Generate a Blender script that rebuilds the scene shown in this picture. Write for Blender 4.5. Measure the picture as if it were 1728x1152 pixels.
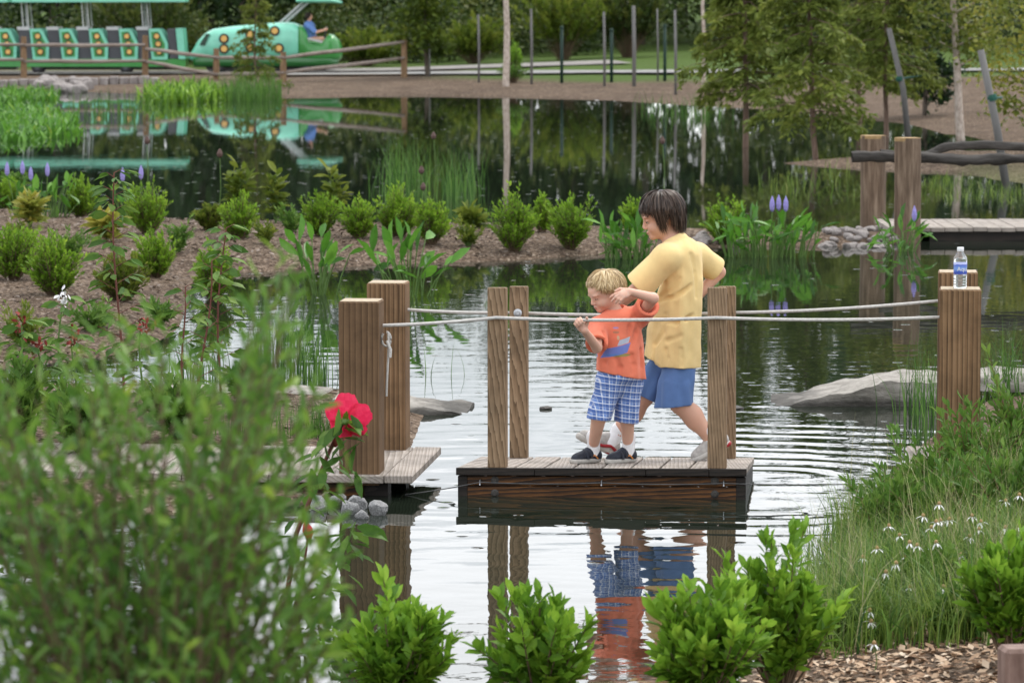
import bpy, bmesh, math, random
import numpy as np
from mathutils import Vector, Matrix
random.seed(7); RNG = np.random.default_rng(11)
sc = bpy.context.scene
COL = sc.collection
for o in list(bpy.data.objects): bpy.data.objects.remove(o)

# ------------------------------------------------------------------ camera, sky, sun, exposure
FPX = 6555.0; HC = 2.5; PITCH = math.atan(596.0 / FPX)
cam = bpy.data.cameras.new('camera'); camo = bpy.data.objects.new('camera', cam); COL.objects.link(camo)
camo.location = (0, 0, HC); camo.rotation_euler = (math.pi / 2 - PITCH, 0, 0)
cam.sensor_width = 36; cam.lens = 36 * FPX / 1728; cam.clip_start = .1; cam.clip_end = 3000
cam.dof.use_dof = True; cam.dof.focus_distance = 19.4; cam.dof.aperture_fstop = 8.3
sc.camera = camo
w = bpy.data.worlds.new('World'); sc.world = w; w.use_nodes = True
SUN_EL, SUN_AZ = math.radians(56), math.radians(35)       # azimuth clockwise from +Y
nt = w.node_tree; nt.nodes.clear()
out = nt.nodes.new('ShaderNodeOutputWorld'); bg = nt.nodes.new('ShaderNodeBackground')
sky = nt.nodes.new('ShaderNodeTexSky'); sky.sky_type = 'NISHITA'; sky.sun_disc = False
sky.sun_elevation = SUN_EL; sky.sun_rotation = SUN_AZ
tc = nt.nodes.new('ShaderNodeTexCoord'); mp = nt.nodes.new('ShaderNodeMapping'); mp.inputs['Scale'].default_value = (1, 1, 2.6)
nz = nt.nodes.new('ShaderNodeTexNoise'); nz.inputs['Scale'].default_value = 3.2; nz.inputs['Detail'].default_value = 7; nz.inputs['Roughness'].default_value = .6
rp = nt.nodes.new('ShaderNodeValToRGB'); rp.color_ramp.elements[0].position = .33; rp.color_ramp.elements[1].position = .55
mx = nt.nodes.new('ShaderNodeMix'); mx.data_type = 'RGBA'; mx.inputs[7].default_value = (25.0, 25.5, 26.3, 1)
nt.links.new(tc.outputs['Generated'], mp.inputs[0]); nt.links.new(mp.outputs[0], nz.inputs['Vector']); nt.links.new(nz.outputs[0], rp.inputs[0])
nt.links.new(rp.outputs[0], mx.inputs[0]); nt.links.new(sky.outputs[0], mx.inputs[6])
nt.links.new(mx.outputs[2], bg.inputs[0]); bg.inputs[1].default_value = .1; nt.links.new(bg.outputs[0], out.inputs[0])
sl = bpy.data.lights.new('sun', 'SUN'); so = bpy.data.objects.new('sun', sl); COL.objects.link(so)
sl.energy = 2.2; sl.angle = math.radians(14); sl.color = (1, .95, .87)
sd = Vector((math.sin(SUN_AZ) * math.cos(SUN_EL), math.cos(SUN_AZ) * math.cos(SUN_EL), math.sin(SUN_EL)))
so.rotation_euler = (-sd).to_track_quat('-Z', 'Y').to_euler(); so.location = (0, 0, 60)
vs = sc.view_settings; vs.view_transform = 'Standard'; vs.look = 'None'; vs.exposure = -0.15; vs.gamma = 1; vs.use_curve_mapping = False
sc.cycles.use_denoising = True
sc.cycles.max_bounces = 6; sc.cycles.transparent_max_bounces = 8; sc.cycles.caustics_reflective = False; sc.cycles.caustics_refractive = False

# ------------------------------------------------------------------ pixel -> place
_c, _s = math.cos(PITCH), math.sin(PITCH)
def ray(px, py):
    a = (px - 864) / FPX; b = -(py - 576) / FPX
    return np.array((a, _c + b * _s, -_s + b * _c))
def P(px, py, Y):
    d = ray(px, py); return np.array((0, 0, HC)) + d * (Y / d[1])
def G(px, py, z=0.0):
    d = ray(px, py); return np.array((0, 0, HC)) + d * ((z - HC) / d[2])

# ------------------------------------------------------------------ mesh helpers
def nrm(v):
    v = np.asarray(v, float); return v / np.maximum(np.linalg.norm(v, axis=-1, keepdims=True), 1e-9)
def mesh_np(name, V, F, smooth=False, rnd=None):
    V = np.asarray(V, np.float32); F = np.asarray(F, np.int32)
    me = bpy.data.meshes.new(name); n, k = F.shape
    me.vertices.add(len(V)); me.vertices.foreach_set('co', V.ravel())
    me.loops.add(n * k); me.loops.foreach_set('vertex_index', F.ravel())
    me.polygons.add(n); me.polygons.foreach_set('loop_start', np.arange(n, dtype=np.int32) * k)
    if smooth: me.polygons.foreach_set('use_smooth', np.ones(n, bool))
    if rnd is not None:
        at = me.attributes.new('rnd', 'FLOAT', 'FACE'); at.data.foreach_set('value', np.asarray(rnd, np.float32))
    me.update(calc_edges=True); return me
def link(name, me, mat=None, parent=None):
    o = bpy.data.objects.new(name, me); COL.objects.link(o)
    if mat is not None and me is not None and len(me.materials) == 0:
        for m in (mat if isinstance(mat, (list, tuple)) else [mat]): me.materials.append(m)
    if parent is not None: o.parent = parent
    return o
def thing(name, label, cat, loc=(0, 0, 0), group=None):
    o = bpy.data.objects.new(name, None); COL.objects.link(o); o.location = tuple(loc); o.empty_display_size = .1
    o['label'] = label; o['category'] = cat
    if group: o['group'] = group
    return o
def tag(o, label, cat, group=None):
    o['label'] = label; o['category'] = cat
    if group: o['group'] = group
    return o
def struct(o): o['kind'] = 'structure'; return o
def part(name, V, F, mat, parent=None, smooth=False, rnd=None):
    V = np.asarray(V, float)
    if parent is not None:
        off = np.array(parent.location)
        if parent.parent is not None: off = off + np.array(parent.parent.location)
        V = V - off
    if isinstance(F, np.ndarray): me = mesh_np(name, V, F, smooth, rnd)
    else:
        me = bpy.data.meshes.new(name); me.from_pydata([tuple(v) for v in V], [], [tuple(f) for f in F]); me.update()
        if smooth: me.polygons.foreach_set('use_smooth', np.ones(len(me.polygons), bool))
    return link(name, me, mat, parent)
class MB:
    def __init__(s): s.V = []; s.F = []
    def add(s, V, F):
        b = len(s.V); s.V += [tuple(map(float, v)) for v in V]; s.F += [tuple(int(i) + b for i in f) for f in F]; return s
    def box(s, c, h, R=None, bev=0.0):
        c = np.array(c, float); h = np.array(h, float); R = np.eye(3) if R is None else R
        if bev <= 0:
            V = [(sx * h[0], sy * h[1], sz * h[2]) for sx in (-1, 1) for sy in (-1, 1) for sz in (-1, 1)]
            F = [(0, 1, 3, 2), (4, 6, 7, 5), (0, 4, 5, 1), (2, 3, 7, 6), (0, 2, 6, 4), (1, 5, 7, 3)]
            return s.add([c + R @ np.array(v) for v in V], F)
        bm = bmesh.new(); bmesh.ops.create_cube(bm, size=2)
        for v in bm.verts: v.co = Vector((v.co.x * h[0], v.co.y * h[1], v.co.z * h[2]))
        bmesh.ops.bevel(bm, geom=list(bm.edges), offset=bev, segments=1, affect='EDGES')
        bm.verts.index_update()
        V = [c + R @ np.array(v.co) for v in bm.verts]; F = [[v.index for v in f.verts] for f in bm.faces]; bm.free()
        return s.add(V, F)
    def tube(s, pts, rad, n=8, caps=True):
        V, F = tube_arr(pts, rad, n); s.add(V, F)
        if caps:
            b = len(s.V) - len(V); s.F.append(tuple(b + i for i in range(n))[::-1]); s.F.append(tuple(b + len(V) - n + i for i in range(n)))
        return s
    def lathe(s, c, prof, n=20, axis=(0, 0, 1)):
        c = np.array(c, float); ax = nrm(axis); t = np.array((1, 0, 0)) if abs(ax[0]) < .9 else np.array((0, 1, 0))
        e1 = nrm(np.cross(ax, t)); e2 = np.cross(ax, e1); V = []; F = []
        for r, h in prof:
            for i in range(n):
                a = 2 * math.pi * i / n; V.append(c + ax * h + r * (math.cos(a) * e1 + math.sin(a) * e2))
        for k in range(len(prof) - 1):
            for i in range(n):
                j = (i + 1) % n; F.append((k * n + i, k * n + j, (k + 1) * n + j, (k + 1) * n + i))
        F.append(tuple(range(n))[::-1]); F.append(tuple((len(prof) - 1) * n + i for i in range(n)))
        return s.add(V, F)
    def prism(s, poly, y0, y1, R=None, c=(0, 0, 0)):        # poly in (x,z), extruded along y
        n = len(poly); R = np.eye(3) if R is None else R; c = np.array(c, float)
        V = [c + R @ np.array((x, y0, z)) for x, z in poly] + [c + R @ np.array((x, y1, z)) for x, z in poly]
        F = [tuple(range(n)), tuple(range(2 * n - 1, n - 1, -1))] + [(i, i + n, (i + 1) % n + n, (i + 1) % n) for i in range(n)]
        return s.add(V, F)
    def build(s, name, mat, parent=None, smooth=False): return part(name, s.V, s.F, mat, parent, smooth)
def tube_arr(pts, rad, n=6):
    pts = np.asarray(pts, float); m = len(pts); rad = np.broadcast_to(np.asarray(rad, float), (m,))
    T = np.zeros_like(pts); T[1:-1] = pts[2:] - pts[:-2]; T[0] = pts[1] - pts[0]; T[-1] = pts[-1] - pts[-2]; T = nrm(T)
    ref = np.array((0, 0, 1.0)) if abs(T[:, 2]).mean() < .85 else np.array((1.0, 0, 0))
    A = nrm(np.cross(T, ref)); B = np.cross(T, A); a = np.arange(n) * 2 * math.pi / n
    V = pts[:, None] + rad[:, None, None] * (np.cos(a)[None, :, None] * A[:, None] + np.sin(a)[None, :, None] * B[:, None])
    i = np.arange(m - 1)[:, None] * n; j = np.arange(n)[None]; k = (j + 1) % n
    F = np.stack([i + j, i + k, i + n + k, i + n + j], -1).reshape(-1, 4)
    return V.reshape(-1, 3), F
def cat(parts):
    Vs, Fs, b = [], [], 0
    for V, F in parts: Vs.append(V); Fs.append(F + b); b += len(V)
    return np.concatenate(Vs), np.concatenate(Fs)
def rotz(a): c, s = math.cos(a), math.sin(a); return np.array(((c, -s, 0), (s, c, 0), (0, 0, 1)))
def rotx(a): c, s = math.cos(a), math.sin(a); return np.array(((1, 0, 0), (0, c, -s), (0, s, c)))
def roty(a): c, s = math.cos(a), math.sin(a); return np.array(((c, 0, s), (0, 1, 0), (-s, 0, c)))

# ------------------------------------------------------------------ materials
def newmat(name):
    m = bpy.data.materials.new(name); m.use_nodes = True; t = m.node_tree
    return m, t, t.nodes['Principled BSDF'], t.nodes['Material Output']
def N(t, kind, **kw):
    n = t.nodes.new('ShaderNode' + kind)
    for k, v in kw.items():
        if k in n.inputs: n.inputs[k].default_value = v
        else: setattr(n, k, v)
    return n
def ramp(t, fac, stops):
    r = N(t, 'ValToRGB'); cr = r.color_ramp
    while len(cr.elements) < len(stops): cr.elements.new(.5)
    for e, (p, c) in zip(cr.elements, stops): e.position = p; e.color = (*c, 1)
    t.links.new(fac, r.inputs[0]); return r.outputs[0]
def coords(t, scale=(1, 1, 1), loc=(0, 0, 0), kind='Object'):
    c = N(t, 'TexCoord'); m = N(t, 'Mapping'); m.inputs['Scale'].default_value = scale; m.inputs['Location'].default_value = loc
    t.links.new(c.outputs[kind], m.inputs[0]); return m.outputs[0]
def bump(t, b, h, strength=.4, dist=.01):
    n = N(t, 'Bump', Strength=strength, Distance=dist); t.links.new(h, n.inputs['Height']); t.links.new(n.outputs[0], b.inputs['Normal']); return n
def nmat(name, stops, scale=8, stretch=(1, 1, 1), rough=.7, bmp=.3, dist=.01, detail=6, spec=.3, metal=0, kind='Object'):
    m, t, b, o = newmat(name); v = coords(t, stretch, kind=kind)
    n = N(t, 'TexNoise', Scale=scale, Detail=detail, Roughness=.62); t.links.new(v, n.inputs['Vector'])
    if isinstance(stops[0], (int, float)): stops = [(.3, tuple(x * .75 for x in stops)), (.7, tuple(min(1, x * 1.2) for x in stops))]
    t.links.new(ramp(t, n.outputs[0], stops), b.inputs['Base Color']); b.inputs['Roughness'].default_value = rough
    b.inputs['Specular IOR Level'].default_value = spec; b.inputs['Metallic'].default_value = metal
    if bmp: bump(t, b, n.outputs[0], bmp, dist)
    return m
def wood(name, dark, mid, light, axis=2, ring=14, rough=.75, squash=.045, off=(1.3, 1.9, 0), wet=False):
    m, t, b, o = newmat(name); sc_ = [1, 1, 1]; sc_[axis] = squash
    oi = N(t, 'ObjectInfo'); cc = N(t, 'TexCoord'); ad = N(t, 'VectorMath', operation='ADD')
    ml = N(t, 'VectorMath', operation='SCALE'); ml.inputs[0].default_value = (.37, .51, 3.0); t.links.new(oi.outputs['Random'], ml.inputs['Scale'])
    t.links.new(cc.outputs['Object'], ad.inputs[0]); t.links.new(ml.outputs[0], ad.inputs[1])
    mp = N(t, 'Mapping'); mp.inputs['Scale'].default_value = sc_; mp.inputs['Location'].default_value = off; t.links.new(ad.outputs[0], mp.inputs[0])
    wv = N(t, 'TexWave', wave_type='RINGS', rings_direction='XYZ'[axis], wave_profile='SAW'); wv.inputs['Scale'].default_value = ring
    wv.inputs['Distortion'].default_value = 3.2; wv.inputs['Detail'].default_value = 4; wv.inputs['Detail Scale'].default_value = 2.2; t.links.new(mp.outputs[0], wv.inputs['Vector'])
    s2 = [1, 1, 1]; s2[axis] = .03; mp2 = N(t, 'Mapping'); mp2.inputs['Scale'].default_value = s2; t.links.new(ad.outputs[0], mp2.inputs[0])
    fn = N(t, 'TexNoise', Scale=160, Detail=4); t.links.new(mp2.outputs[0], fn.inputs['Vector'])
    bn = N(t, 'TexNoise', Scale=5, Detail=5, Roughness=.65); t.links.new(ad.outputs[0], bn.inputs['Vector'])
    a1 = N(t, 'MixRGB', blend_type='MIX', Fac=.45); t.links.new(wv.outputs['Color'], a1.inputs[1]); t.links.new(fn.outputs[0], a1.inputs[2])
    c1 = ramp(t, a1.outputs[0], [(.2, light), (.55, mid), (.82, dark)])
    c2 = N(t, 'MixRGB', blend_type='MULTIPLY', Fac=.75); t.links.new(c1, c2.inputs[1]); t.links.new(ramp(t, bn.outputs[0], [(.3, (.5, .48, .46)), (.62, (1.05, 1, .97))]), c2.inputs[2])
    t.links.new(c2.outputs[0], b.inputs['Base Color']); b.inputs['Roughness'].default_value = .5 if wet else rough; b.inputs['Specular IOR Level'].default_value = .25
    bump(t, b, a1.outputs[0], .35, .004); return m
def leafmat(name, stops, trans=.35, rough=.45, spec=.4):
    m, t, b, o = newmat(name); a = N(t, 'Attribute', attribute_name='rnd')
    n = N(t, 'TexNoise', Scale=3.0, Detail=2); t.links.new(coords(t), n.inputs['Vector'])
    x = N(t, 'Math', operation='MULTIPLY_ADD'); t.links.new(n.outputs[0], x.inputs[0]); x.inputs[1].default_value = .5
    y = N(t, 'Math', operation='MULTIPLY_ADD'); t.links.new(a.outputs['Fac'], y.inputs[0]); y.inputs[1].default_value = .75; y.inputs[2].default_value = -.12
    t.links.new(y.outputs[0], x.inputs[2])
    col = ramp(t, x.outputs[0], stops); t.links.new(col, b.inputs['Base Color']); b.inputs['Roughness'].default_value = rough; b.inputs['Specular IOR Level'].default_value = spec
    tr = N(t, 'BsdfTranslucent'); g = N(t, 'Gamma', Gamma=.9); t.links.new(col, g.inputs[0]); t.links.new(g.outputs[0], tr.inputs[0])
    mxs = N(t, 'MixShader'); mxs.inputs[0].default_value = trans; t.links.new(b.outputs[0], mxs.inputs[1]); t.links.new(tr.outputs[0], mxs.inputs[2]); t.links.new(mxs.outputs[0], o.inputs[0])
    return m
M = {}
M['leaf_shrub'] = leafmat('leaf_shrub', [(.1, (0.02952, 0.08364, 0.008856)), (.35, (0.07872, 0.187, 0.01476)), (.6, (0.1673, 0.3247, 0.02583)), (.95, (0.3149, 0.492, 0.05166))], .36, .45, .25)
M['leaf_island'] = leafmat('leaf_island', [(.1, (0.0416, 0.1, 0.01008)), (.4, (0.1144, 0.23, 0.018)), (.7, (0.208, 0.36, 0.0288)), (.95, (0.3328, 0.46, 0.0504))], .36, .5, .22)
M['leaf_olive'] = leafmat('leaf_olive', [(.1, (0.0322, 0.05824, 0.00864)), (.5, (0.092, 0.1389, 0.0144)), (.9, (0.2116, 0.2419, 0.036))], .36, .55, .2)
M['leaf_willow'] = leafmat('leaf_willow', [(.05, (0.02431, 0.07437, 0.0153)), (.35, (0.0663, 0.1594, 0.0221)), (.65, (0.1271, 0.255, 0.0323)), (.97, (0.3094, 0.425, 0.051))], .34, .42, .3)
M['leaf_weed'] = leafmat('leaf_weed', [(.1, (0.0306, 0.0816, 0.01211)), (.5, (0.0765, 0.1684, 0.02422)), (.9, (0.1734, 0.2754, 0.04845))], .33, .5, .22)
M['leaf_water'] = leafmat('leaf_water', [(.1, (0.03019, 0.099, 0.01013)), (.5, (0.07762, 0.225, 0.02025)), (.85, (0.1552, 0.342, 0.0405)), (1, (0.345, 0.36, 0.0405))], .34, .4, .3)
M['leaf_yellow'] = leafmat('leaf_yellow', [(.1, (.1, .15, .02)), (.5, (.25, .27, .04)), (.95, (.45, .36, .06))], .4)
M['leaf_cypress'] = leafmat('leaf_cypress', [(.1, (.09, .13, .022)), (.5, (.2, .25, .045)), (.95, (.36, .36, .07))], .42, .6, .2)
M['leaf_wood'] = leafmat('leaf_wood', [(.15, (0.009, 0.024, 0.0075)), (.5, (0.0225, 0.0525, 0.0135)), (.8, (0.0525, 0.09, 0.01875)), (1, (0.0975, 0.1275, 0.02625))], .28, .55, .25)
M['leaf_bank'] = leafmat('leaf_bank', [(.1, (0.015, 0.0315, 0.0075)), (.5, (0.04125, 0.069, 0.0135)), (.9, (0.1125, 0.1275, 0.02625))], .3, .55, .25)
M['grass'] = leafmat('grass', [(.1, (0.04208, 0.08415, 0.01292)), (.5, (0.1122, 0.1963, 0.02826)), (.82, (0.2244, 0.3179, 0.05652)), (1, (0.3927, 0.374, 0.1615))], .35, .5, .3)
M['reed'] = leafmat('reed', [(.1, (0.0225, 0.06375, 0.0105)), (.5, (0.06, 0.15, 0.0225)), (.9, (0.1275, 0.24, 0.045))], .35, .5, .3)
M['stem'] = nmat('stem', (.13, .09, .055), 20, rough=.85, bmp=.3)
M['stem_red'] = nmat('stem_red', (.16, .06, .045), 20, rough=.7, bmp=.2)
M['stem_green'] = nmat('stem_green', (.1, .18, .04), 20, rough=.6, bmp=0)
M['bark'] = nmat('bark', [(.3, (.06, .05, .04)), (.7, (.16, .13, .105))], 14, (3, 3, .5), .9, .6, .03)
M['bark_pale'] = nmat('bark_pale', [(.3, (.22, .17, .13)), (.55, (.5, .42, .36)), (.75, (.62, .56, .5))], 9, (2, 2, 1), .85, .4, .02)
M['bark_cypress'] = nmat('bark_cypress', [(.3, (.12, .075, .055)), (.7, (.26, .18, .14))], 14, (3, 3, .4), .9, .5, .02)
def mulchmat():
    m, t, b, o = newmat('mulch'); v = coords(t, (1, 1, 1), kind='Object')
    vo = N(t, 'TexVoronoi', Scale=44, Randomness=1); t.links.new(coords(t, (1, .55, 1)), vo.inputs['Vector'])
    n1 = N(t, 'TexNoise', Scale=1.3, Detail=6, Roughness=.7); n2 = N(t, 'TexNoise', Scale=30, Detail=5, Roughness=.7)
    for n in (n1, n2): t.links.new(v, n.inputs['Vector'])
    c = ramp(t, vo.outputs['Color'], [(.1, (.05, .035, .025)), (.45, (.115, .084, .06)), (.75, (.19, .145, .11)), (.95, (.31, .26, .21))])
    mm = N(t, 'MixRGB', blend_type='MULTIPLY', Fac=.8); t.links.new(c, mm.inputs[1]); t.links.new(ramp(t, n1.outputs[0], [(.3, (.55, .5, .48)), (.65, (1.1, 1.05, 1.0))]), mm.inputs[2])
    at = N(t, 'Attribute', attribute_name='turf'); gcol = ramp(t, n2.outputs[0], [(.3, (.035, .065, .015)), (.7, (.1, .15, .035))])
    m2 = N(t, 'MixRGB'); t.links.new(at.outputs['Fac'], m2.inputs[0]); t.links.new(mm.outputs[0], m2.inputs[1]); t.links.new(gcol, m2.inputs[2])
    t.links.new(m2.outputs[0], b.inputs['Base Color']); b.inputs['Roughness'].default_value = .95; b.inputs['Specular IOR Level'].default_value = .1
    ad = N(t, 'Math', operation='ADD'); t.links.new(vo.outputs['Distance'], ad.inputs[0]); t.links.new(n2.outputs[0], ad.inputs[1])
    bump(t, b, ad.outputs[0], .8, .02); return m
M['mulch'] = mulchmat()
M['chip'] = leafmat('chip', [(.1, (.12, .07, .04)), (.4, (.3, .19, .12)), (.7, (.48, .34, .23)), (.95, (.65, .54, .42))], 0, .85, .15)
M['chip_grey'] = leafmat('chip_grey', [(.1, (.05, .038, .03)), (.5, (.14, .105, .082)), (.95, (.29, .245, .21))], 0, .9, .1)
M['post'] = wood('post', (.062, .036, .018), (.185, .11, .055), (.28, .18, .1), 2, 26, squash=.02)
M['end_grain'] = nmat('end_grain', [(.3, (.3, .23, .15)), (.7, (.5, .42, .31))], 40, (1, 1, 1), .85, .2)
M['post_dark'] = wood('post_dark', (.07, .04, .02), (.14, .086, .046), (.195, .124, .068), 2, 22, squash=.02)
M['post_pale'] = wood('post_pale', (.1, .064, .036), (.235, .16, .095), (.34, .245, .155), 2, 30, squash=.02)
M['plank'] = wood('plank', (.2, .172, .148), (.33, .297, .263), (.44, .405, .37), 1, 18, squash=.02)
M['plank_edge'] = wood('plank_edge', (.08, .055, .04), (.14, .1, .075), (.2, .15, .11), 0, 12)
M['wet_wood'] = wood('wet_wood', (.014, .009, .006), (.06, .028, .012), (.2, .085, .024), 0, 16, wet=True)
M['wet_black'] = wood('wet_black', (.008, .007, .006), (.02, .016, .013), (.035, .027, .022), 0, 16, wet=True)
M['log'] = nmat('log', [(.25, (.05, .032, .02)), (.5, (.16, .11, .075)), (.75, (.33, .25, .18))], 9, (2.5, 2.5, .25), .85, .6, .02)
M['log_dark'] = nmat('log_dark', [(.3, (.028, .025, .022)), (.7, (.09, .082, .075))], 10, (.4, 2, 2), .85, .7, .02)
M['cut_end'] = nmat('cut_end', (0.336, 0.224, 0.104), 30, rough=.8)
M['rail'] = nmat('rail', [(.3, (0.17, 0.1318, 0.1062)), (.7, (0.34, 0.289, 0.255))], 8, (0.255, 1.7, 1.7), .85)
M['rail_post'] = nmat('rail_post', [(.3, (.13, .08, .045)), (.7, (.28, .18, .1))], 8, (2, 2, .4), .85)
M['rope'] = nmat('rope', [(.35, (.42, .4, .37)), (.65, (.62, .6, .57))], 60, (1, 3, 3), .85, .5, .003)
M['steel'] = nmat('steel', (.45, .46, .48), 30, rough=.35, metal=.8, bmp=0)
M['iron'] = nmat('iron', (.06, .055, .05), 30, rough=.5, metal=.3)
M['cable'] = nmat('cable', (.12, .12, .12), 30, rough=.5, metal=.5, bmp=0)
M['slab'] = nmat('slab', [(.25, (.13, .115, .1)), (.5, (.27, .25, .22)), (.75, (.38, .355, .32))], 11, (1, 1, 2.5), .85, .7, .03, 10)
def wetline(m, z0, z1):
    t = m.node_tree; b = t.nodes['Principled BSDF']; l = b.inputs['Base Color'].links[0]; src = l.from_socket; t.links.remove(l)
    gm = N(t, 'NewGeometry'); sx = N(t, 'SeparateXYZ'); t.links.new(gm.outputs['Position'], sx.inputs[0]); n = N(t, 'TexNoise', Scale=9, Detail=3); t.links.new(gm.outputs['Position'], n.inputs['Vector'])
    ad = N(t, 'Math', operation='MULTIPLY_ADD'); t.links.new(n.outputs[0], ad.inputs[0]); ad.inputs[1].default_value = -.05; t.links.new(sx.outputs[2], ad.inputs[2])
    r = N(t, 'MapRange'); r.inputs[1].default_value = z0 - .025; r.inputs[2].default_value = z1 - .025; r.inputs[3].default_value = .28; r.inputs[4].default_value = 1; t.links.new(ad.outputs[0], r.inputs[0])
    mm = N(t, 'MixRGB', blend_type='MULTIPLY', Fac=1); t.links.new(src, mm.inputs[1]); t.links.new(r.outputs[0], mm.inputs[2]); t.links.new(mm.outputs[0], b.inputs['Base Color'])
wetline(M['slab'], .02, .06)
M['rock'] = nmat('rock', [(.25, (.1, .1, .1)), (.5, (.22, .22, .22)), (.75, (.4, .4, .4))], 7, rough=.75, bmp=.5, dist=.02)
M['rock_pale'] = nmat('rock_pale', [(.25, (0.14, 0.1225, 0.1155)), (.5, (0.266, 0.238, 0.224)), (.75, (0.364, 0.336, 0.322))], 5, rough=.85, bmp=.5, dist=.03)
M['concrete'] = nmat('concrete', [(.3, (0.192, 0.188, 0.18)), (.7, (0.288, 0.284, 0.272))], 3, rough=.9, bmp=.1)
M['gravel'] = nmat('gravel', [(.3, (.13, .12, .11)), (.7, (.3, .28, .26))], 5, rough=.95, bmp=.4)
M['pole_grey'] = nmat('pole_grey', [(.3, (0.1054, 0.1023, 0.0961)), (.7, (0.186, 0.1798, 0.1736))], 6, (1.24, 1.24, 0.186), .8)
M['pole_green'] = nmat('pole_green', (.012, .035, .024), 8, rough=.6, bmp=0)
M['strap'] = nmat('strap', (.02, .09, .065), 8, rough=.7, bmp=0)
# ------------------------------------------------------------------ terrain
def noise2(x, y, seed, fr):
    r = np.random.default_rng(seed); z = np.zeros_like(x)
    for k in range(6):
        a = r.uniform(0, 2 * math.pi); f = fr * r.uniform(.6, 1.9); p = r.uniform(0, 7)
        z = z + np.sin((x * math.cos(a) + y * math.sin(a)) * f + p + 1.3 * np.sin((y * math.cos(a) - x * math.sin(a)) * f * .6 + p * 2))
    return z / 6
def poly_sd(x, y, poly):
    d = np.full(x.shape, 1e9); ins = np.zeros(x.shape, bool); n = len(poly)
    for i in range(n):
        ax, ay = poly[i]; bx, by = poly[(i + 1) % n]; ex, ey = bx - ax, by - ay
        t = np.clip(((x - ax) * ex + (y - ay) * ey) / (ex * ex + ey * ey + 1e-12), 0, 1)
        d = np.minimum(d, np.hypot(x - ax - t * ex, y - ay - t * ey))
        c = ((ay > y) != (by > y)); 
        with np.errstate(divide='ignore', invalid='ignore'): xi = ax + (y - ay) / (by - ay + 1e-15) * ex
        ins ^= (c & (x < xi))
    return np.where(ins, d, -d)
def gp(pts): return [tuple(G(px, py)[:2]) for px, py in pts]
far = gp([(-500, 150), (0, 152), (200, 156), (330, 162), (480, 166), (600, 163), (700, 161), (850, 163), (1000, 168), (1150, 178), (1280, 184), (1370, 192), (1500, 208), (1620, 232), (1700, 252), (1800, 268), (2000, 285)])
far += [(60, 60), (400, 60), (400, 700), (-400, 700), (-400, 110)]
isl = gp([(-500, 352), (0, 358), (150, 368), (300, 380), (500, 383), (700, 386), (1000, 390), (1160, 394), (1280, 396), (1400, 400), (1500, 392), (1560, 396), (1540, 410), (1420, 416), (1300, 413), (1180, 420), (1010, 430), (860, 440), (640, 447), (520, 455), (380, 462), (330, 470), (318, 520), (300, 555), (262, 582), (200, 600), (0, 622), (-500, 640)])
spit = gp([(1310, 276), (1440, 266), (1540, 258), (1650, 262), (2200, 262), (2200, 330), (1728, 312), (1610, 292), (1450, 285)])
left = gp([(-600, 652), (300, 652), (690, 668), (715, 700), (690, 775), (640, 815), (560, 845), (430, 856), (300, 868), (-600, 884)])
right = gp([(2600, 560), (1728, 640), (1640, 690), (1575, 730), (1500, 800), (1450, 870), (1400, 950), (1330, 1040), (1290, 1110), (1200, 1180), (900, 1200), (-1500, 1200)])
right += [(-60, 12), (-60, -40), (60, -40), (60, 20)]
def terrain(x, y):
    x = np.asarray(x, float); y = np.asarray(y, float)
    def prof(sd, sl, hm, sub=.35, dmax=.7):
        return np.where(sd > 0, hm * (1 - np.exp(-np.maximum(sd, 0) * sl / hm)), np.maximum(-dmax, sd * sub))
    s = poly_sd(x, y, far); hmx = .2 + .5 / (1 + np.exp(-(x - 1) / 2.5)) + np.clip(s - 30, 0, 200) * .02
    z = prof(s, .055, hmx)
    z = np.maximum(z, prof(poly_sd(x, y, isl), .22, .16))
    z = np.maximum(z, prof(poly_sd(x, y, spit), .12, .25))
    z = np.maximum(z, prof(poly_sd(x, y, left), .22, .11))
    s = poly_sd(x, y, right); z = np.maximum(z, prof(s, .2, .34 + np.clip(13.2 - y, 0, 20) * .06))
    near = np.clip((60 - y) / 40, 0, 1)
    return z + np.where(z > .02, 1, 0) * (noise2(x, y, 3, 2.3) * .015 + noise2(x, y, 4, 9) * .006 * near)
def TZ(x, y):
    i = min(max(int(np.searchsorted(TXS, x)) - 1, 0), len(TXS) - 2); j = min(max(int(np.searchsorted(TYS, y)) - 1, 0), len(TYS) - 2)
    a = (x - TXS[i]) / (TXS[i + 1] - TXS[i]); b = (y - TYS[j]) / (TYS[j + 1] - TYS[j])
    return float((TZG[j, i] * (1 - a) + TZG[j, i + 1] * a) * (1 - b) + (TZG[j + 1, i] * (1 - a) + TZG[j + 1, i + 1] * a) * b)
def on(px, py, Y=None):
    """point of the ground seen at a pixel (marching the ray), or at distance Y"""
    d = ray(px, py)
    if Y is not None:
        p = P(px, py, Y); return np.array((p[0], Y, TZ(p[0], Y)))
    lo, hi = 4, 170
    for n in (160, 40, 12):
        ys = np.linspace(lo, hi, n); x = d[0] / d[1] * ys; z = HC + d[2] / d[1] * ys; tz = np.maximum(terrain(x, ys), 0)
        i = int(np.argmax(z <= tz)); lo, hi = ys[max(i - 1, 0)], ys[i]
    return np.array((x[i], ys[i], tz[i]))
xs = np.unique(np.concatenate([np.arange(-5, 6, .14), np.linspace(-30, 30, 110), np.linspace(-400, 400, 40)]))
ys = np.unique(np.concatenate([np.arange(-40, 8, 2.), np.arange(8, 26, .1), np.arange(26, 62, .3), np.arange(62, 125, .7), np.arange(125, 700, 15)]))
X, Y = np.meshgrid(xs, ys); Z = terrain(X, Y); TXS, TYS, TZG = xs, ys, Z
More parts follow.
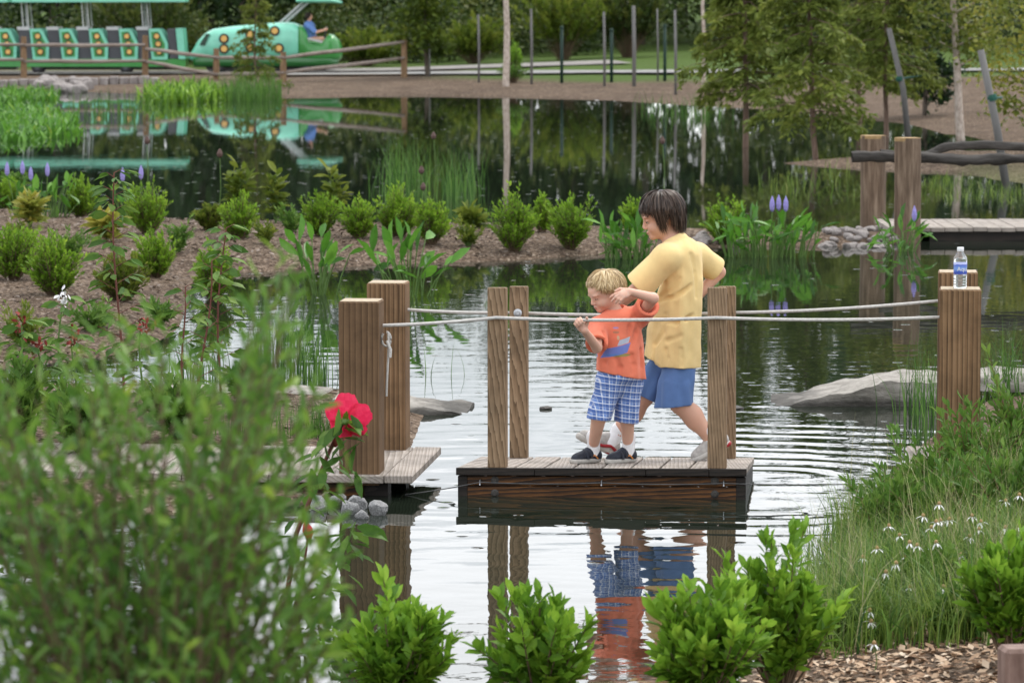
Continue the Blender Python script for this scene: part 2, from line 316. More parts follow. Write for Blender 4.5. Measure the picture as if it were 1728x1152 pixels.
def gridF(ny, nx):
    i = np.arange(ny - 1)[:, None] * nx; j = np.arange(nx - 1)[None]
    return np.stack([i + j, i + j + 1, i + nx + j + 1, i + nx + j], -1).reshape(-1, 4)
me = mesh_np('ground', np.stack([X, Y, Z], -1).reshape(-1, 3), gridF(len(ys), len(xs)), True)
pa = [tuple(on(px, 120, yy)[:2]) for px, yy in ((640, 96.5), (800, 95.5), (1000, 93), (1200, 91), (1330, 90))]
def turf_of(X, Y):
    c = np.interp(X, [-30, -3, 1, 5, 8, 30], [101, 97.5, 95, 92.5, 92, 92]); a = np.clip((Y - c) / 2 + noise2(X, Y, 9, .8) * .7, 0, 1) * np.clip((X + 2.5) / 2, 0, 1)
    b = np.clip((Y - 108) / 3, 0, 1)
    s = poly_sd(X, Y, spit); g = np.clip(.7 - s * .4, 0, 1) * (s > -1) * (X > 6)
    return np.maximum(np.maximum(a, b), g * .6)
at = me.attributes.new('turf', 'FLOAT', 'POINT'); at.data.foreach_set('value', turf_of(X, Y).ravel().astype(np.float32))
struct(link('ground', me, M['mulch']))

# ------------------------------------------------------------------ water: one sheet, rippled where the raft stirs it
def ripple(x, y):
    r = np.random.default_rng(5); h = np.zeros_like(x)
    a = math.radians(5.7); dx, dy = x - .55, y - 19.4
    u = dx * math.cos(a) - dy * math.sin(a); v = dx * math.sin(a) + dy * math.cos(a)
    qx = np.maximum(np.abs(u) - .72, 0); qy = np.maximum(np.abs(v) - .5, 0); rr = np.hypot(qx, qy)
    wob = noise2(x, y, 21, 1.6) * .16 + noise2(x, y, 22, 4) * .045
    env = np.exp(-rr / 1.9); side = .35 + .65 / (1 + np.exp(-(u - .75) / .25)); back = 1 / (1 + np.exp(-(v) / .35))
    amp = .0023 * env * np.maximum(side, .4 * back)
    amp *= .55 + .45 * noise2(x, y, 23, 2.2)
    h += amp * np.sin(2 * math.pi * (rr + wob) / .30) + .45 * amp * np.sin(2 * math.pi * (rr + wob * .7) / .17 + 1)
    wp = [.12 * noise2(x, y, 30 + k, 1.1) for k in range(3)]
    for k in range(16):
        an = r.uniform(0, 2 * math.pi); L = r.uniform(.14, .5); ph = r.uniform(0, 7)
        h += .000085 * (L / .3) * (.6 + .9 * np.exp(-rr / 3.5)) * np.sin(2 * math.pi * (x * math.cos(an) + y * math.sin(an) + wp[k % 3]) / L + ph)
    fade = np.clip((x + 4.2) / .8, 0, 1) * np.clip((5.4 - x) / .8, 0, 1) * np.clip((33 - y) / 6, 0, 1) * np.clip((y - 10) / 1, 0, 1)
    return h * fade
xs = np.unique(np.concatenate([np.linspace(-400, -5, 12), np.arange(-4.4, 5.6, .042), np.linspace(6, 400, 12)]))
ys = np.unique(np.concatenate([np.arange(9, 13, .2), np.arange(13, 27, .028), np.arange(27, 34, .06), np.arange(34, 130, 4.), [160, 300, 700]]))
X, Y = np.meshgrid(xs.astype(np.float32), ys.astype(np.float32)); Z = ripple(X, Y)
me = mesh_np('pond_water', np.stack([X, Y, Z], -1).reshape(-1, 3), gridF(len(ys), len(xs)), True)
def watermat():
    m, t, b, o = newmat('water'); v = coords(t)
    b.inputs['Base Color'].default_value = (.012, .017, .011, 1); b.inputs['Roughness'].default_value = .012; b.inputs['IOR'].default_value = 1.333
    n1 = N(t, 'TexNoise', Scale=5.5, Detail=3, Roughness=.5); n2 = N(t, 'TexNoise', Scale=.7, Detail=2)
    for n in (n1, n2): t.links.new(v, n.inputs['Vector'])
    pr = N(t, 'Math', operation='MULTIPLY'); t.links.new(n1.outputs[0], pr.inputs[0])
    rr = N(t, 'MapRange'); rr.inputs[1].default_value = .35; rr.inputs[2].default_value = .7; rr.inputs[3].default_value = .35; rr.inputs[4].default_value = 1.0
    t.links.new(n2.outputs[0], rr.inputs[0]); t.links.new(rr.outputs[0], pr.inputs[1])
    sy = N(t, 'SeparateXYZ'); t.links.new(v, sy.inputs[0]); fr_ = N(t, 'MapRange'); fr_.inputs[1].default_value = 26; fr_.inputs[2].default_value = 60; fr_.inputs[3].default_value = 1; fr_.inputs[4].default_value = .3; t.links.new(sy.outputs[1], fr_.inputs[0])
    p2 = N(t, 'Math', operation='MULTIPLY'); t.links.new(pr.outputs[0], p2.inputs[0]); t.links.new(fr_.outputs[0], p2.inputs[1]); pr = p2
    bp = N(t, 'Bump', Strength=1.0, Distance=.0011); t.links.new(pr.outputs[0], bp.inputs['Height'])
    vo = N(t, 'TexVoronoi', Scale=3.0); t.links.new(v, vo.inputs['Vector'])
    sp = N(t, 'MapRange', interpolation_type='SMOOTHSTEP'); sp.inputs[1].default_value = 0; sp.inputs[2].default_value = .13; sp.inputs[3].default_value = 1; sp.inputs[4].default_value = 0
    t.links.new(vo.outputs['Distance'], sp.inputs[0])
    b2 = N(t, 'Bump', Strength=1.0, Distance=.006); t.links.new(sp.outputs[0], b2.inputs['Height']); t.links.new(bp.outputs[0], b2.inputs['Normal'])
    t.links.new(b2.outputs[0], b.inputs['Normal']); return m
struct(link('pond_water', me, watermat()))

# ------------------------------------------------------------------ far path and track bed
def ribbon(name, pts, wd, mat, lift=.03):
    V, F = [], []
    pts = np.array(pts, float)
    for i, p in enumerate(pts):
        t = nrm(pts[min(i + 1, len(pts) - 1)] - pts[max(i - 1, 0)]); n = np.array((-t[1], t[0]))
        for k in (-.5, -.17, .17, .5):
            q = p + n * wd * k; V.append((q[0], q[1], TZ(*q) + lift))
    for i in range(len(pts) - 1):
        for k in range(3): F.append((i * 4 + k, i * 4 + k + 1, i * 4 + 5 + k, i * 4 + 4 + k))
    return struct(part(name, V, F, mat))
ribbon('path', [(-7, 102.3), (-4.5, 101.6), (-2.5, 101), (0, 100.2), (2.5, 99.2), (5, 98.2), (8, 97), (12, 96), (18, 95), (30, 94)], 1.7, M['concrete'], .06)
ribbon('track_bed', [(-40, 105.2), (-30, 105.2), (-20, 105.2), (-12, 105.2), (-8, 105.3), (-3, 105.8), (3, 107)], 3.0, M['gravel'], .05)

# ------------------------------------------------------------------ leaves
T6 = np.array([(-.1, 0, 0), (0, 0, 0), (.1, 0, 0), (-.46, .38, .04), (0, .38, -.03), (.46, .38, .04), (-.42, .72, .03), (0, .72, -.05), (.42, .72, .03), (-.04, 1, -.1), (0, 1, -.1), (.04, 1, -.1)])
F6 = np.array([(0, 1, 4, 3), (1, 2, 5, 4), (3, 4, 7, 6), (4, 5, 8, 7), (6, 7, 10, 9), (7, 8, 11, 10)])
T1 = np.array([(0, 0, 0), (.5, .45, .03), (0, 1, -.03), (-.5, .5, .03)]); F1 = np.array([(0, 1, 2, 3)])
TPL = {6: (T6, F6), 1: (T1, F1)}
def leaves(Pt, D, L, W, tpl=1, up=None, rnd=None, rng=RNG):
    T, F = TPL[tpl]; n = len(Pt); D = nrm(D)
    U = nrm(rng.normal(size=(n, 3)) * .6 + np.array((0, 0, 1.0))) if up is None else up
    S = nrm(np.cross(D, U)); Nn = np.cross(S, D); L = np.broadcast_to(L, (n,)); W = np.broadcast_to(W, (n,))
    V = Pt[:, None] + (L[:, None] * T[:, 1])[..., None] * D[:, None] + (W[:, None] * T[:, 0])[..., None] * S[:, None] + (L[:, None] * T[:, 2])[..., None] * Nn[:, None]
    FF = F[None] + (np.arange(n) * len(T))[:, None, None]
    rn = rng.random(n) if rnd is None else rnd
    return V.reshape(-1, 3), FF.reshape(-1, 4), np.repeat(rn, len(F))
LEAFMESH = {}
def leaf_objs(par, Pt, D, L, W, rnd, mat, rng, tpl=6, name='leaf'):
    T, F = TPL[tpl]; base = np.array(par.location)
    for i in range(len(Pt)):
        k = int(min(7, rnd[i] * 8)); key = (mat.name, round(W[i] / L[i], 1), k, tpl)
        if key not in LEAFMESH:
            V = T.copy(); V[:, 0] *= round(W[i] / L[i], 1) if W[i] / L[i] > .15 else .15
            me = mesh_np(name, V, F, True, np.full(len(F), (k + .5) / 8)); me.materials.append(mat); LEAFMESH[key] = me
        o = bpy.data.objects.new(name, LEAFMESH[key]); COL.objects.link(o); o.parent = par
        d = nrm(D[i]); s = nrm(np.cross(d, nrm(rng.normal(size=3) * .5 + np.array((0, 0, 1))))); n = np.cross(s, d); l = L[i]
        q = Pt[i] - base
        o.matrix_basis = Matrix(((s[0] * l, d[0] * l, n[0] * l, q[0]), (s[1] * l, d[1] * l, n[1] * l, q[1]), (s[2] * l, d[2] * l, n[2] * l, q[2]), (0, 0, 0, 1)))
def shrub(name, label, cat_, base, rx, rz, h, ntw, nlf, L, W, lmat, smat, seed=0, tpl=1, indiv=0, group=None, low=.25, lean=(0, 0), up=.75, rosette=.5, jag=.2, stemr=.006):
    """twigs fan out from the base to tips spread through a ragged crown; leaves spiral round each twig's outer part"""
    rng = np.random.default_rng(seed); base = np.array(base, float); root = thing(name, label, cat_, base, group)
    q = nrm(rng.normal(size=(ntw, 3))) * rng.random((ntw, 1)) ** .4; zz = low + (1 - low) * (q[:, 2] * .5 + .5); wd = 1 - .35 * q[:, 2] ** 2
    ja = 1 + jag * (noise2(np.arctan2(q[:, 1], q[:, 0]) * 2, zz * 4, seed + 1, 1.5) * 1.6 + rng.normal(size=ntw) * .35)
    tips = np.c_[q[:, 0] * rx * wd * ja + lean[0] * zz, q[:, 1] * rz * wd * ja + lean[1] * zz, zz * h * (1 + (ja - 1) * .6)]; tubes = []; LP = []; LD = []
    kk = np.arange(nlf); uu = 1 - rosette * (kk / nlf) ** 1.3; ii = np.minimum(4, (uu * 5).astype(int)); ff = (uu * 5 - ii)[:, None]
    for tp in tips:
        a = np.array((tp[0] * .1, tp[1] * .1, -.02)); m = np.array((tp[0] * .45, tp[1] * .45, tp[2] * .55)) + rng.normal(size=3) * .04 * h
        tt = np.linspace(0, 1, 6)[:, None]; C = base + (1 - tt) ** 2 * a + 2 * tt * (1 - tt) * m + tt ** 2 * tp
        tubes.append(tube_arr(C, stemr * np.linspace(1, .3, 6), 3)); td = nrm(C[-1] - C[-3]); e1 = nrm(np.cross(td, (0.3, .2, 1))); e2 = np.cross(td, e1)
        az = (kk * 2.4 + rng.random(nlf))[:, None]; sp = (.45 + .75 * kk / nlf)[:, None]
        LP.append(C[ii] + (C[ii + 1] - C[ii]) * ff); LD.append(td * (1 - .35 * kk / nlf)[:, None] + sp * (np.cos(az) * e1 + np.sin(az) * e2) + np.array((0, 0, up * .5)) + rng.normal(size=(nlf, 3)) * .18)
    LP = np.concatenate(LP); LD = np.concatenate(LD)
    LP = np.array(LP); LD = nrm(np.array(LD)); n = len(LP); Ls = L * rng.uniform(.6, 1.2, n); Ws = W * rng.uniform(.75, 1.15, n)
    rnd = np.clip(np.repeat(rng.random(ntw), nlf) * .45 + rng.random(n) * .35 + .25 * (1 - np.tile(np.arange(nlf) / nlf, ntw)), 0, 1)
    V, F = cat(tubes); part('branches', V, F, smat, root)['kind'] = 'stuff'
    if indiv:
        sc_ = LP[:, 2] * 1.0 - LP[:, 1] * 1.0 + rng.random(n) * .15; idx = np.argsort(-sc_); a, b = idx[:indiv], idx[indiv:]
        leaf_objs(root, LP[a], LD[a], Ls[a], Ws[a], rnd[a], lmat, rng, tpl)
    else: b = np.arange(n)
    if len(b):
        V, F, r = leaves(LP[b], LD[b], Ls[b], Ws[b], tpl, rnd=rnd[b], rng=rng); o = part('foliage', V, F, lmat, root, tpl == 6, r); o['kind'] = 'stuff'
    return root
def blades(base, n, h, w, spread, rng, bend=.5, seg=3, hv=.35):
    """curved grass blades; base: (k,3) array of root points"""
    B = base[rng.integers(0, len(base), n)] + np.c_[rng.normal(size=(n, 2)) * spread, np.zeros(n)]
    az = rng.uniform(0, 2 * math.pi, n); H = h * rng.uniform(1 - hv, 1 + hv, n); bd = bend * rng.uniform(.1, 1.3, n)
    out = np.c_[np.cos(az), np.sin(az), np.zeros(n)]; fa = az + rng.uniform(-.8, .8, n); sd_ = np.c_[-np.sin(fa), np.cos(fa), np.zeros(n)]
    V = np.zeros((n, (seg + 1) * 2, 3))
    for k in range(seg + 1):
        t = k / seg; c = B + np.c_[np.zeros((n, 2)), H * (t - .35 * bd * t * t)] + out * (H * bd * t * t * .8)[:, None]; ww = w * (1 - t * .93) * .5
        V[:, 2 * k] = c - sd_ * ww; V[:, 2 * k + 1] = c + sd_ * ww
    f = np.array([(2 * k, 2 * k + 1, 2 * k + 3, 2 * k + 2) for k in range(seg)])
    F = f[None] + (np.arange(n) * (seg + 1) * 2)[:, None, None]
    return V.reshape(-1, 3), F.reshape(-1, 4), np.repeat(rng.random(n), seg)
def stuff(name, label, cat_, V, F, r, mat, smooth=False):
    o = part(name, V, F, mat, None, smooth, r); o['kind'] = 'stuff'; return tag(o, label, cat_)
def clump(name, label, cat_, px, py, n, h, w, spread, mat, seed, bend=.5, Y=None, group=None, z0=None):
    rng = np.random.default_rng(seed); b = on(px, py, Y); b[2] = max(b[2], 0) - .02 if z0 is None else z0
    V, F, r = blades(b[None], n, h, w, spread, rng, bend)
    o = part(name, V, F, mat, None, False, r); return tag(o, label, cat_, group)

# ------------------------------------------------------------------ the wood behind, seen above the far bank and in the pond
def wood_mass():
    rng = np.random.default_rng(77); Vs, Fs, Rs, b = [], [], [], 0
    tr = []
    for row, (yy, n) in enumerate(((128, 44), (138, 42), (150, 40))):
        for i in range(n):
            x = -48 + 96 * (i + rng.uniform(-.35, .35)) / n
            hh = (7.7 + 1.0 * row + rng.normal() * 1.2) * (1.0 + .65 / (1 + math.exp(-(x - 6.5) / 1.6))) 
            y = yy + rng.normal() * 2.5; z0 = TZ(x, y); cr = hh * rng.uniform(.24, .34)
            tr.append(tube_arr(np.array([(x, y, z0 - .2), (x + rng.normal() * .2, y, z0 + hh * .5), (x + rng.normal() * .3, y, z0 + hh * .92)]), [.16, .11, .03], 5))
            k = 64; q = nrm(rng.normal(size=(k, 3))) * (rng.random((k, 1)) ** .45); zc = .5 + q[:, 2] * .49; wd = cr * (1.15 - .75 * np.abs(zc - .42))
            cl = np.c_[x + q[:, 0] * wd * 1.25, y + q[:, 1] * wd, z0 + zc * hh]; m = 36 if abs(x) < 26 else 16; rc = rng.uniform(.35, .85, k)
            Pt = (cl[:, None] + rng.normal(size=(k, m, 3)) * rc[:, None, None] * .55).reshape(-1, 3)
            D = rng.normal(size=(k * m, 3)) + np.array((0, -.2, -.35)); tone = rng.random() * .35
            V, F, r = leaves(Pt, D, rng.uniform(.24, .46, k * m), rng.uniform(.16, .3, k * m), 1, rnd=np.clip(tone + np.repeat(rng.random(k), m) * .35 + rng.random(k * m) * .3, 0, 1), rng=rng)
            Vs.append(V); Fs.append(F + b); Rs.append(r); b += len(V)
    stuff('woodland', 'dark green mass of woodland closing off the view behind the train', 'woodland', np.concatenate(Vs), np.concatenate(Fs), np.concatenate(Rs), M['leaf_wood'])
    V, F = cat(tr); o = part('woodland_trunks', V, F, M['bark']); o['kind'] = 'stuff'; tag(o, 'dark trunks inside the woodland behind the train', 'trunks')
    # scrub at the wood's foot
    Vs, Fs, Rs, b = [], [], [], 0
    for i in range(120):
        x = rng.uniform(-26, 26); y = rng.uniform(113, 127); hh = rng.uniform(.9, 2.4) + max(0, y - 117) * .22; z0 = TZ(x, y); m = 520; tone = rng.random() * .5
        q = nrm(rng.normal(size=(m, 3))) * (rng.random((m, 1)) ** .4); Pt = np.c_[x + q[:, 0] * hh * .75, y + q[:, 1] * hh * .6, z0 + hh * (.5 + q[:, 2] * .5)] + rng.normal(size=(m, 3)) * .1
        V, F, r = leaves(Pt, rng.normal(size=(m, 3)) + np.array((0, 0, .2)), rng.uniform(.12, .26, m), rng.uniform(.07, .15, m), 1, rnd=np.clip(tone + rng.random(m) * .5, 0, 1), rng=rng)
        Vs.append(V); Fs.append(F + b); Rs.append(r); b += len(V)
    stuff('undergrowth', 'olive green undergrowth along the foot of the woodland', 'undergrowth', np.concatenate(Vs), np.concatenate(Fs), np.concatenate(Rs), M['leaf_bank'])
wood_mass()

# ------------------------------------------------------------------ trees one can tell apart
def tree(name, label, base, h, cr, crown_lo, nlimb, nleaf, L, W, lmat, bmat, r0, seed, kind='round', group=None, lean=(0, 0)):
    rng = np.random.default_rng(seed); base = np.array(base, float); root = thing(name, label, 'tree', base, group)
    n = 9; t = np.linspace(0, 1, n); T = np.c_[base[0] + lean[0] * t + np.cumsum(rng.normal(size=n)) * .012 * h / 3, base[1] + lean[1] * t + np.zeros(n), base[2] - .15 + (h + .15) * t]
    T[0, :2] = base[:2]
    V, F = tube_arr(T, r0 * np.linspace(1, .25, n) ** .9, 8); part('trunk', V, F, bmat, root, True)
    tubes, LP, LD = [], [], []
    for k in range(nlimb):
        u = crown_lo + (1 - crown_lo) * (k + rng.random()) / nlimb; i = min(n - 2, int(u * (n - 1))); p = T[i] + (T[i + 1] - T[i]) * (u * (n - 1) - i)
        az = k * 2.4 + rng.normal() * .4
        if kind == 'cypress': ln = cr * (1.12 - u) / (1.12 - crown_lo) * rng.uniform(.65, 1.15); rise, droop = .12, -.32
        else: ln = cr * (1 - abs(u - .62) * .9) * rng.uniform(.6, 1.15); rise, droop = .55, -.15
        d = np.array((math.cos(az), math.sin(az), 0)); s = np.linspace(0, 1, 6)
        C = p + d * (ln * s)[:, None] + np.array((0, 0, 1)) * (ln * (rise * s + droop * s * s))[:, None] + rng.normal(size=(6, 3)) * .03 * ln * s[:, None]
        tubes.append(tube_arr(C, r0 * .28 * np.linspace(1, .15, 6), 4))
        m = nleaf // nlimb; ss = .15 + .9 * rng.random(m) ** .8; idx = np.minimum(4, (ss * 5).astype(int)); fr = (ss * 5 - idx)[:, None]
        Q = C[idx] + (C[idx + 1] - C[idx]) * fr
        if kind == 'cypress':
            side = np.cross(d, (0, 0, 1)); off = rng.normal(size=(m, 1)) * ln * .22 * (1.1 - ss[:, None]) ; Q = Q + side * off + np.c_[np.zeros((m, 2)), -np.abs(rng.normal(size=m)) * ln * .1 - np.abs(off[:, 0]) * .25]
            D = d * .6 + side * np.sign(off) * .9 + rng.normal(size=(m, 3)) * .4 + np.array((0, 0, -.5))
        else:
            Q = Q + rng.normal(size=(m, 3)) * ln * .2; D = rng.normal(size=(m, 3)) + np.array((0, 0, -.3))
        LP.append(Q); LD.append(D)
    LP = np.concatenate(LP); LD = np.concatenate(LD); m = len(LP)
    V, F = cat(tubes); part('limbs', V, F, bmat, root)['kind'] = 'stuff'
    V, F, r = leaves(LP, LD, L * rng.uniform(.6, 1.3, m), W * rng.uniform(.6, 1.3, m), 1, rng=rng, rnd=np.clip(rng.random(m) * .6 + .4 * noise2(LP[:, 0] * 1.3, LP[:, 2] * 1.3, seed, 2), 0, 1))
    o = part('crown', V, F, lmat, root, False, r); o['kind'] = 'stuff'; return root
b = on(853, 146); tree('birch_tree', 'slender pale-barked tree, trunk rising behind the tall posts near the photo centre', b, 6.2, 1.5, .42, 16, 2600, .12, .07, M['leaf_bank'], M['bark_pale'], .085, 1)
b = on(1187, 152); tree('birch_tree', 'thin pale-barked tree left of the feathery bald cypresses', b, 5.4, 1.2, .5, 14, 1800, .11, .06, M['leaf_bank'], M['bark_pale'], .05, 2, lean=(.1, 0))
b = on(1622, 236); tree('birch_tree', 'white-barked tree with yellow-green leaves behind the log rails', b, 4.3, 1.15, .3, 20, 5200, .085, .07, M['leaf_yellow'], M['bark_pale'], .075, 3, lean=(-.25, 0))
b = on(1745, 262); tree('young_tree', 'yellow-leaved young tree at the right edge of the photo', b, 3.6, 1.1, .12, 22, 4600, .085, .065, M['leaf_yellow'], M['bark'], .05, 4)
b = on(722, 140, 99.5); tree('leafy_tree', 'light green bushy tree right of the rail fence end', b, 5.2, 1.35, .1, 26, 5200, .17, .11, M['leaf_olive'], M['bark'], .06, 5)
b = on(430, 150); tree('cypress_tree', 'bronze-green young cypress standing in front of the locomotive', b, 3.1, .75, .12, 40, 3200, .14, .05, M['leaf_cypress'], M['bark_cypress'], .03, 6, 'cypress')
b = on(1258, 248); tree('cypress_tree', 'leftmost feathery bald cypress of the group standing in the pond', b, 4.6, 1.05, .2, 60, 10500, 0.150, 0.054, M['leaf_cypress'], M['bark_cypress'], .05, 7, 'cypress')
b = on(1378, 268); tree('cypress_tree', 'second bald cypress from the left with a low drooping branch', b, 4.3, 1.0, .16, 60, 9600, 0.138, 0.050, M['leaf_cypress'], M['bark_cypress'], .045, 8, 'cypress')
b = on(1496, 232); tree('cypress_tree', 'bald cypress beside the leaning pole above the log posts', b, 4.6, 1.0, .22, 60, 9600, 0.138, 0.050, M['leaf_cypress'], M['bark_cypress'], .045, 9, 'cypress')
b = on(1452, 205); tree('cypress_tree', 'bald cypress farther back between its two nearer neighbours', b, 4.8, 1.15, .2, 60, 8400, 0.150, 0.054, M['leaf_cypress'], M['bark_cypress'], .045, 10, 'cypress')
b = on(1560, 195); tree('leafy_tree', 'dark green low tree behind the leaning pole', b, 2.9, .9, .1, 20, 2600, .14, .09, M['leaf_wood'], M['bark'], .05, 12)
b = on(868, 128, 97); shrub('evergreen_shrub', 'narrow dark green shrub right behind the pale-barked trunk', 'shrub', b, .22, .22, .95, 90, 8, .09, .04, M['leaf_shrub'], M['stem'], 13)
b = on(866, 140); shrub('low_shrub', 'low grey-green grassy shrub at the foot of the pale-barked tree', 'shrub', b, .42, .4, .45, 80, 8, .09, .03, M['leaf_weed'], M['stem'], 14)
b = on(950, 118, 112); shrub('bank_bush', 'yellow-green bush behind the dark green fence posts', 'bush', b, 1.5, 1.2, 2.3, 180, 14, .2, .12, M['leaf_olive'], M['stem'], 15)
b = on(1060, 116, 113); shrub('bank_bush', 'tall olive bush behind the tallest grey stake', 'bush', b, 1.6, 1.2, 2.6, 180, 14, .2, .12, M['leaf_bank'], M['stem'], 16)
b = on(800, 118, 112); shrub('bank_bush', 'low yellow-green bush left of the pale-barked trunk', 'bush', b, 1.3, 1.0, 1.3, 140, 14, .18, .11, M['leaf_olive'], M['stem'], 17)
b = on(240, 118, 113); shrub('bank_bush', 'olive bush seen between the train cars and the locomotive', 'bush', b, 2.2, 1.2, 2.6, 200, 14, .2, .12, M['leaf_bank'], M['stem'], 18)
b = on(620, 118, 112); shrub('bank_bush', 'yellowish low bush in front of the wood right of the locomotive nose', 'bush', b, 1.5, 1.0, 1.1, 140, 14, .17, .1, M['leaf_olive'], M['stem'], 19)

# ------------------------------------------------------------------ stakes and wire posts on the far bank
for px, pt, pb, r, lab in ((808, 25, 140, .03, 'grey wooden stake left of the pale-barked trunk'), (897, 15, 143, .034, 'grey wooden stake right of the pale-barked trunk'),
        (1020, 20, 146, .034, 'grey stake just left of the tallest stake'), (1070, 10, 146, .05, 'tallest and thickest grey stake on the far bank'), (1140, 17, 160, .034, 'grey stake right of the tallest one'),
        (1110, 15, 137, .024, 'thin brown stake between two dark green posts'), (725, 75, 130, .02, 'short thin stake under the light green bushy tree')):
    b = on(px, pb); q = P(px - 1, pt, b[1])
    tag(MB().tube([b - (0, 0, .2), (b + q) / 2 + (.01, 0, 0), q], [r, r * .95, r * .85], 8).build('stake', M['pole_grey'], None, True), lab, 'stake', 'stakes on the far bank')
for px, pt, pb, lab in ((948, 48, 120, 'dark green metal post by the tallest of the far bushes, left one of three'), (1032, 52, 120, 'dark green metal post, middle one of three on the far grass'), (1122, 45, 121, 'dark green metal post, right one of three on the far grass')):
    b = on(px, pb, 94.5); q = P(px, pt, 94.5); g = thing('metal_post', lab, 'post', b, 'dark green metal posts')
    MB().tube([b - (0, 0, .2), q], .04, 8).build('shaft', M['pole_green'], g, True); MB().lathe(q - (0, 0, .01), [(.05, 0), (.052, .03), (.03, .06), (.0, .065)], 8).build('cap', M['pole_green'], g)
for pts, lab, strap in (([(1535, 236), (1524, 150), (1500, 48)], 'leaning grey pole with a green guy strap beside the log posts', ((1518, 133), (1572, 126))), ([(1703, 318), (1682, 215), (1655, 85)], 'leaning grey pole with a green guy strap at the right edge', ((1674, 165), (1690, 165)))):
    b = on(*pts[0]); a = [P(x, y, b[1]) for x, y in pts]; a[0] = b - (0, 0, .2)
    g = thing('leaning_pole', lab, 'pole', b, 'leaning poles'); MB().tube(a, [.055, .05, .045], 10).build('shaft', M['pole_grey'], g, True)
    s0, s1 = P(*strap[0], b[1]), P(*strap[1], b[1] + 1.5); ax = nrm(a[2] - a[1])
    MB().lathe(s0 - ax * .04, [(.06, 0), (.065, .04), (.06, .08)], 10, ax).build('strap_band', M['strap'], g)
    MB().tube([s0, s1], .018, 6).build('strap', M['strap'], g)
# ------------------------------------------------------------------ park train
def paint(name, c, rough=.3):
    m, t, b, o = newmat(name); n = N(t, 'TexNoise', Scale=2.2, Detail=5, Roughness=.7); t.links.new(coords(t), n.inputs['Vector'])
    t.links.new(ramp(t, n.outputs[0], [(.3, tuple(x * .8 for x in c)), (.65, c)]), b.inputs['Base Color']); b.inputs['Roughness'].default_value = rough; b.inputs['Coat Weight'].default_value = .3
    return m
M['mint'] = paint('mint_paint', (.2, .62, .45)); M['green'] = paint('green_paint', (.04, .26, .05)); M['dgreen'] = paint('dark_green_paint', (.012, .12, .02))
M['lamp'] = paint('amber_lens', (.75, .45, .12), .25); M['black'] = paint('black_rubber', (.012, .012, .014), .6); M['seat_grey'] = paint('grey_vinyl', (.055, .06, .07), .55)
M['trim'] = paint('pale_trim', (.5, .52, .52), .5); M['glass_dark'] = paint('dark_glass', (.012, .05, .03), .15)
YT = 105.2; PM = FPX / YT
def tx(px): return (px - 864) / PM
def tz(py): return HC - (py + 20.5) / PM
def poly_px(pts): return [(tx(x), tz(y)) for x, y in pts]
def disc(mb, px, py, r, y, th=.03): mb.lathe((tx(px), y, tz(py)), [(r, 0), (r, th)], 16, (0, -1, 0)); return mb
def wheel(g, px, r=.16):
    for yy in (YT - .42, YT + .36):
        w_ = MB().lathe((tx(px), yy, tz(122) + r), [(r * .6, -.07), (r, -.06), (r, .05), (r * .7, .07)], 20, (0, 1, 0)).build('wheel', M['black'], g)
        MB().lathe((tx(px), yy - .075, tz(122) + r), [(r * .45, -.012), (r * .45, .012)], 12, (0, 1, 0)).build('hub', M['seat_grey'], w_)
def car(label, x0, panels, ends, roof, poles, wheels):
    g = thing('train_car', label, 'train car', (tx(x0), YT, tz(120)), 'open cars of the green park train')
    lo, hi = ends
    MB().prism(poly_px([(lo, 98), (hi, 98), (hi, 111), (lo, 111)]), YT - .52, YT + .52).build('chassis', M['green'], g)
    MB().prism(poly_px([(lo + 8, 111.2), (hi - 8, 111.2), (hi - 12, 116), (lo + 12, 116)]), YT - .36, YT + .36).build('underframe', M['black'], g)
    for x in panels:
        for y0, y1 in ((YT - .56, YT - .5), (YT + .5, YT + .56)):
            pn = MB().prism(poly_px([(x, 48), (x + 17, 47.5), (x + 22, 51), (x + 32, 72), (x + 31, 99), (x + 5, 99), (x + 2, 72)]), y0, y1).build('side_panel', M['mint'], g)
            if y0 < YT:
                MB().prism(poly_px([(x + 4, 53), (x + 16, 52), (x + 27, 73), (x + 26, 94), (x + 9, 94), (x + 6, 72)]), y0 - .012, y0 - .002).build('inset', M['green'], pn)
                for k, (lx, ly) in enumerate(((13.5, 60), (16, 73), (17.5, 86))):
                    rim = disc(MB(), x + lx, ly, .095, y0 - .013, .02).build('lamp_rim', M['black'], pn)
                    part('lamp', *(lambda m: (m.V, m.F))(disc(MB(), x + lx, ly, .065, y0 - .034, .025)), M['lamp'], pn)
        MB().prism(poly_px([(x - 20, 50), (x - 1, 50), (x + 4, 98), (x - 17, 98)]), YT - .49, YT + .49).build('seat_back', M['seat_grey'], g)
        MB().prism(poly_px([(x - 22, 44.5), (x - 2, 44.5), (x - 1, 49.8), (x - 21, 49.8)]), YT - .51, YT + .51).build('seat_cap', M['trim'], g)
        MB().prism(poly_px([(x + 2, 84), (x + 20, 84), (x + 20, 97.8), (x + 2, 97.8)]), YT - .48, YT + .48).build('seat', M['seat_grey'], g)
    MB().prism(poly_px(roof), YT - .62, YT + .62).build('roof', M['mint'], g)
    for px in poles:
        for dx in (0, 9):
            for yy in (YT - .4, YT + .4): MB().tube([(tx(px + dx + 3), yy, tz(45)), (tx(px + dx), yy, tz(1))], .018, 6).build('roof_pole', M['trim'], g)
    for px in wheels: wheel(g, px)
    return g
g = car('green open passenger car with amber lamps coupled behind the locomotive', 180, [57, 106, 156, 206, 256], (48, 317), [(30, -7), (316, -5), (318, 3), (28, 3.5)], (42, 143, 243), (68, 216))
MB().prism(poly_px([(301, 47), (313, 47), (317, 98), (306, 98)]), YT - .56, YT + .56).build('end_panel', M['mint'], g)
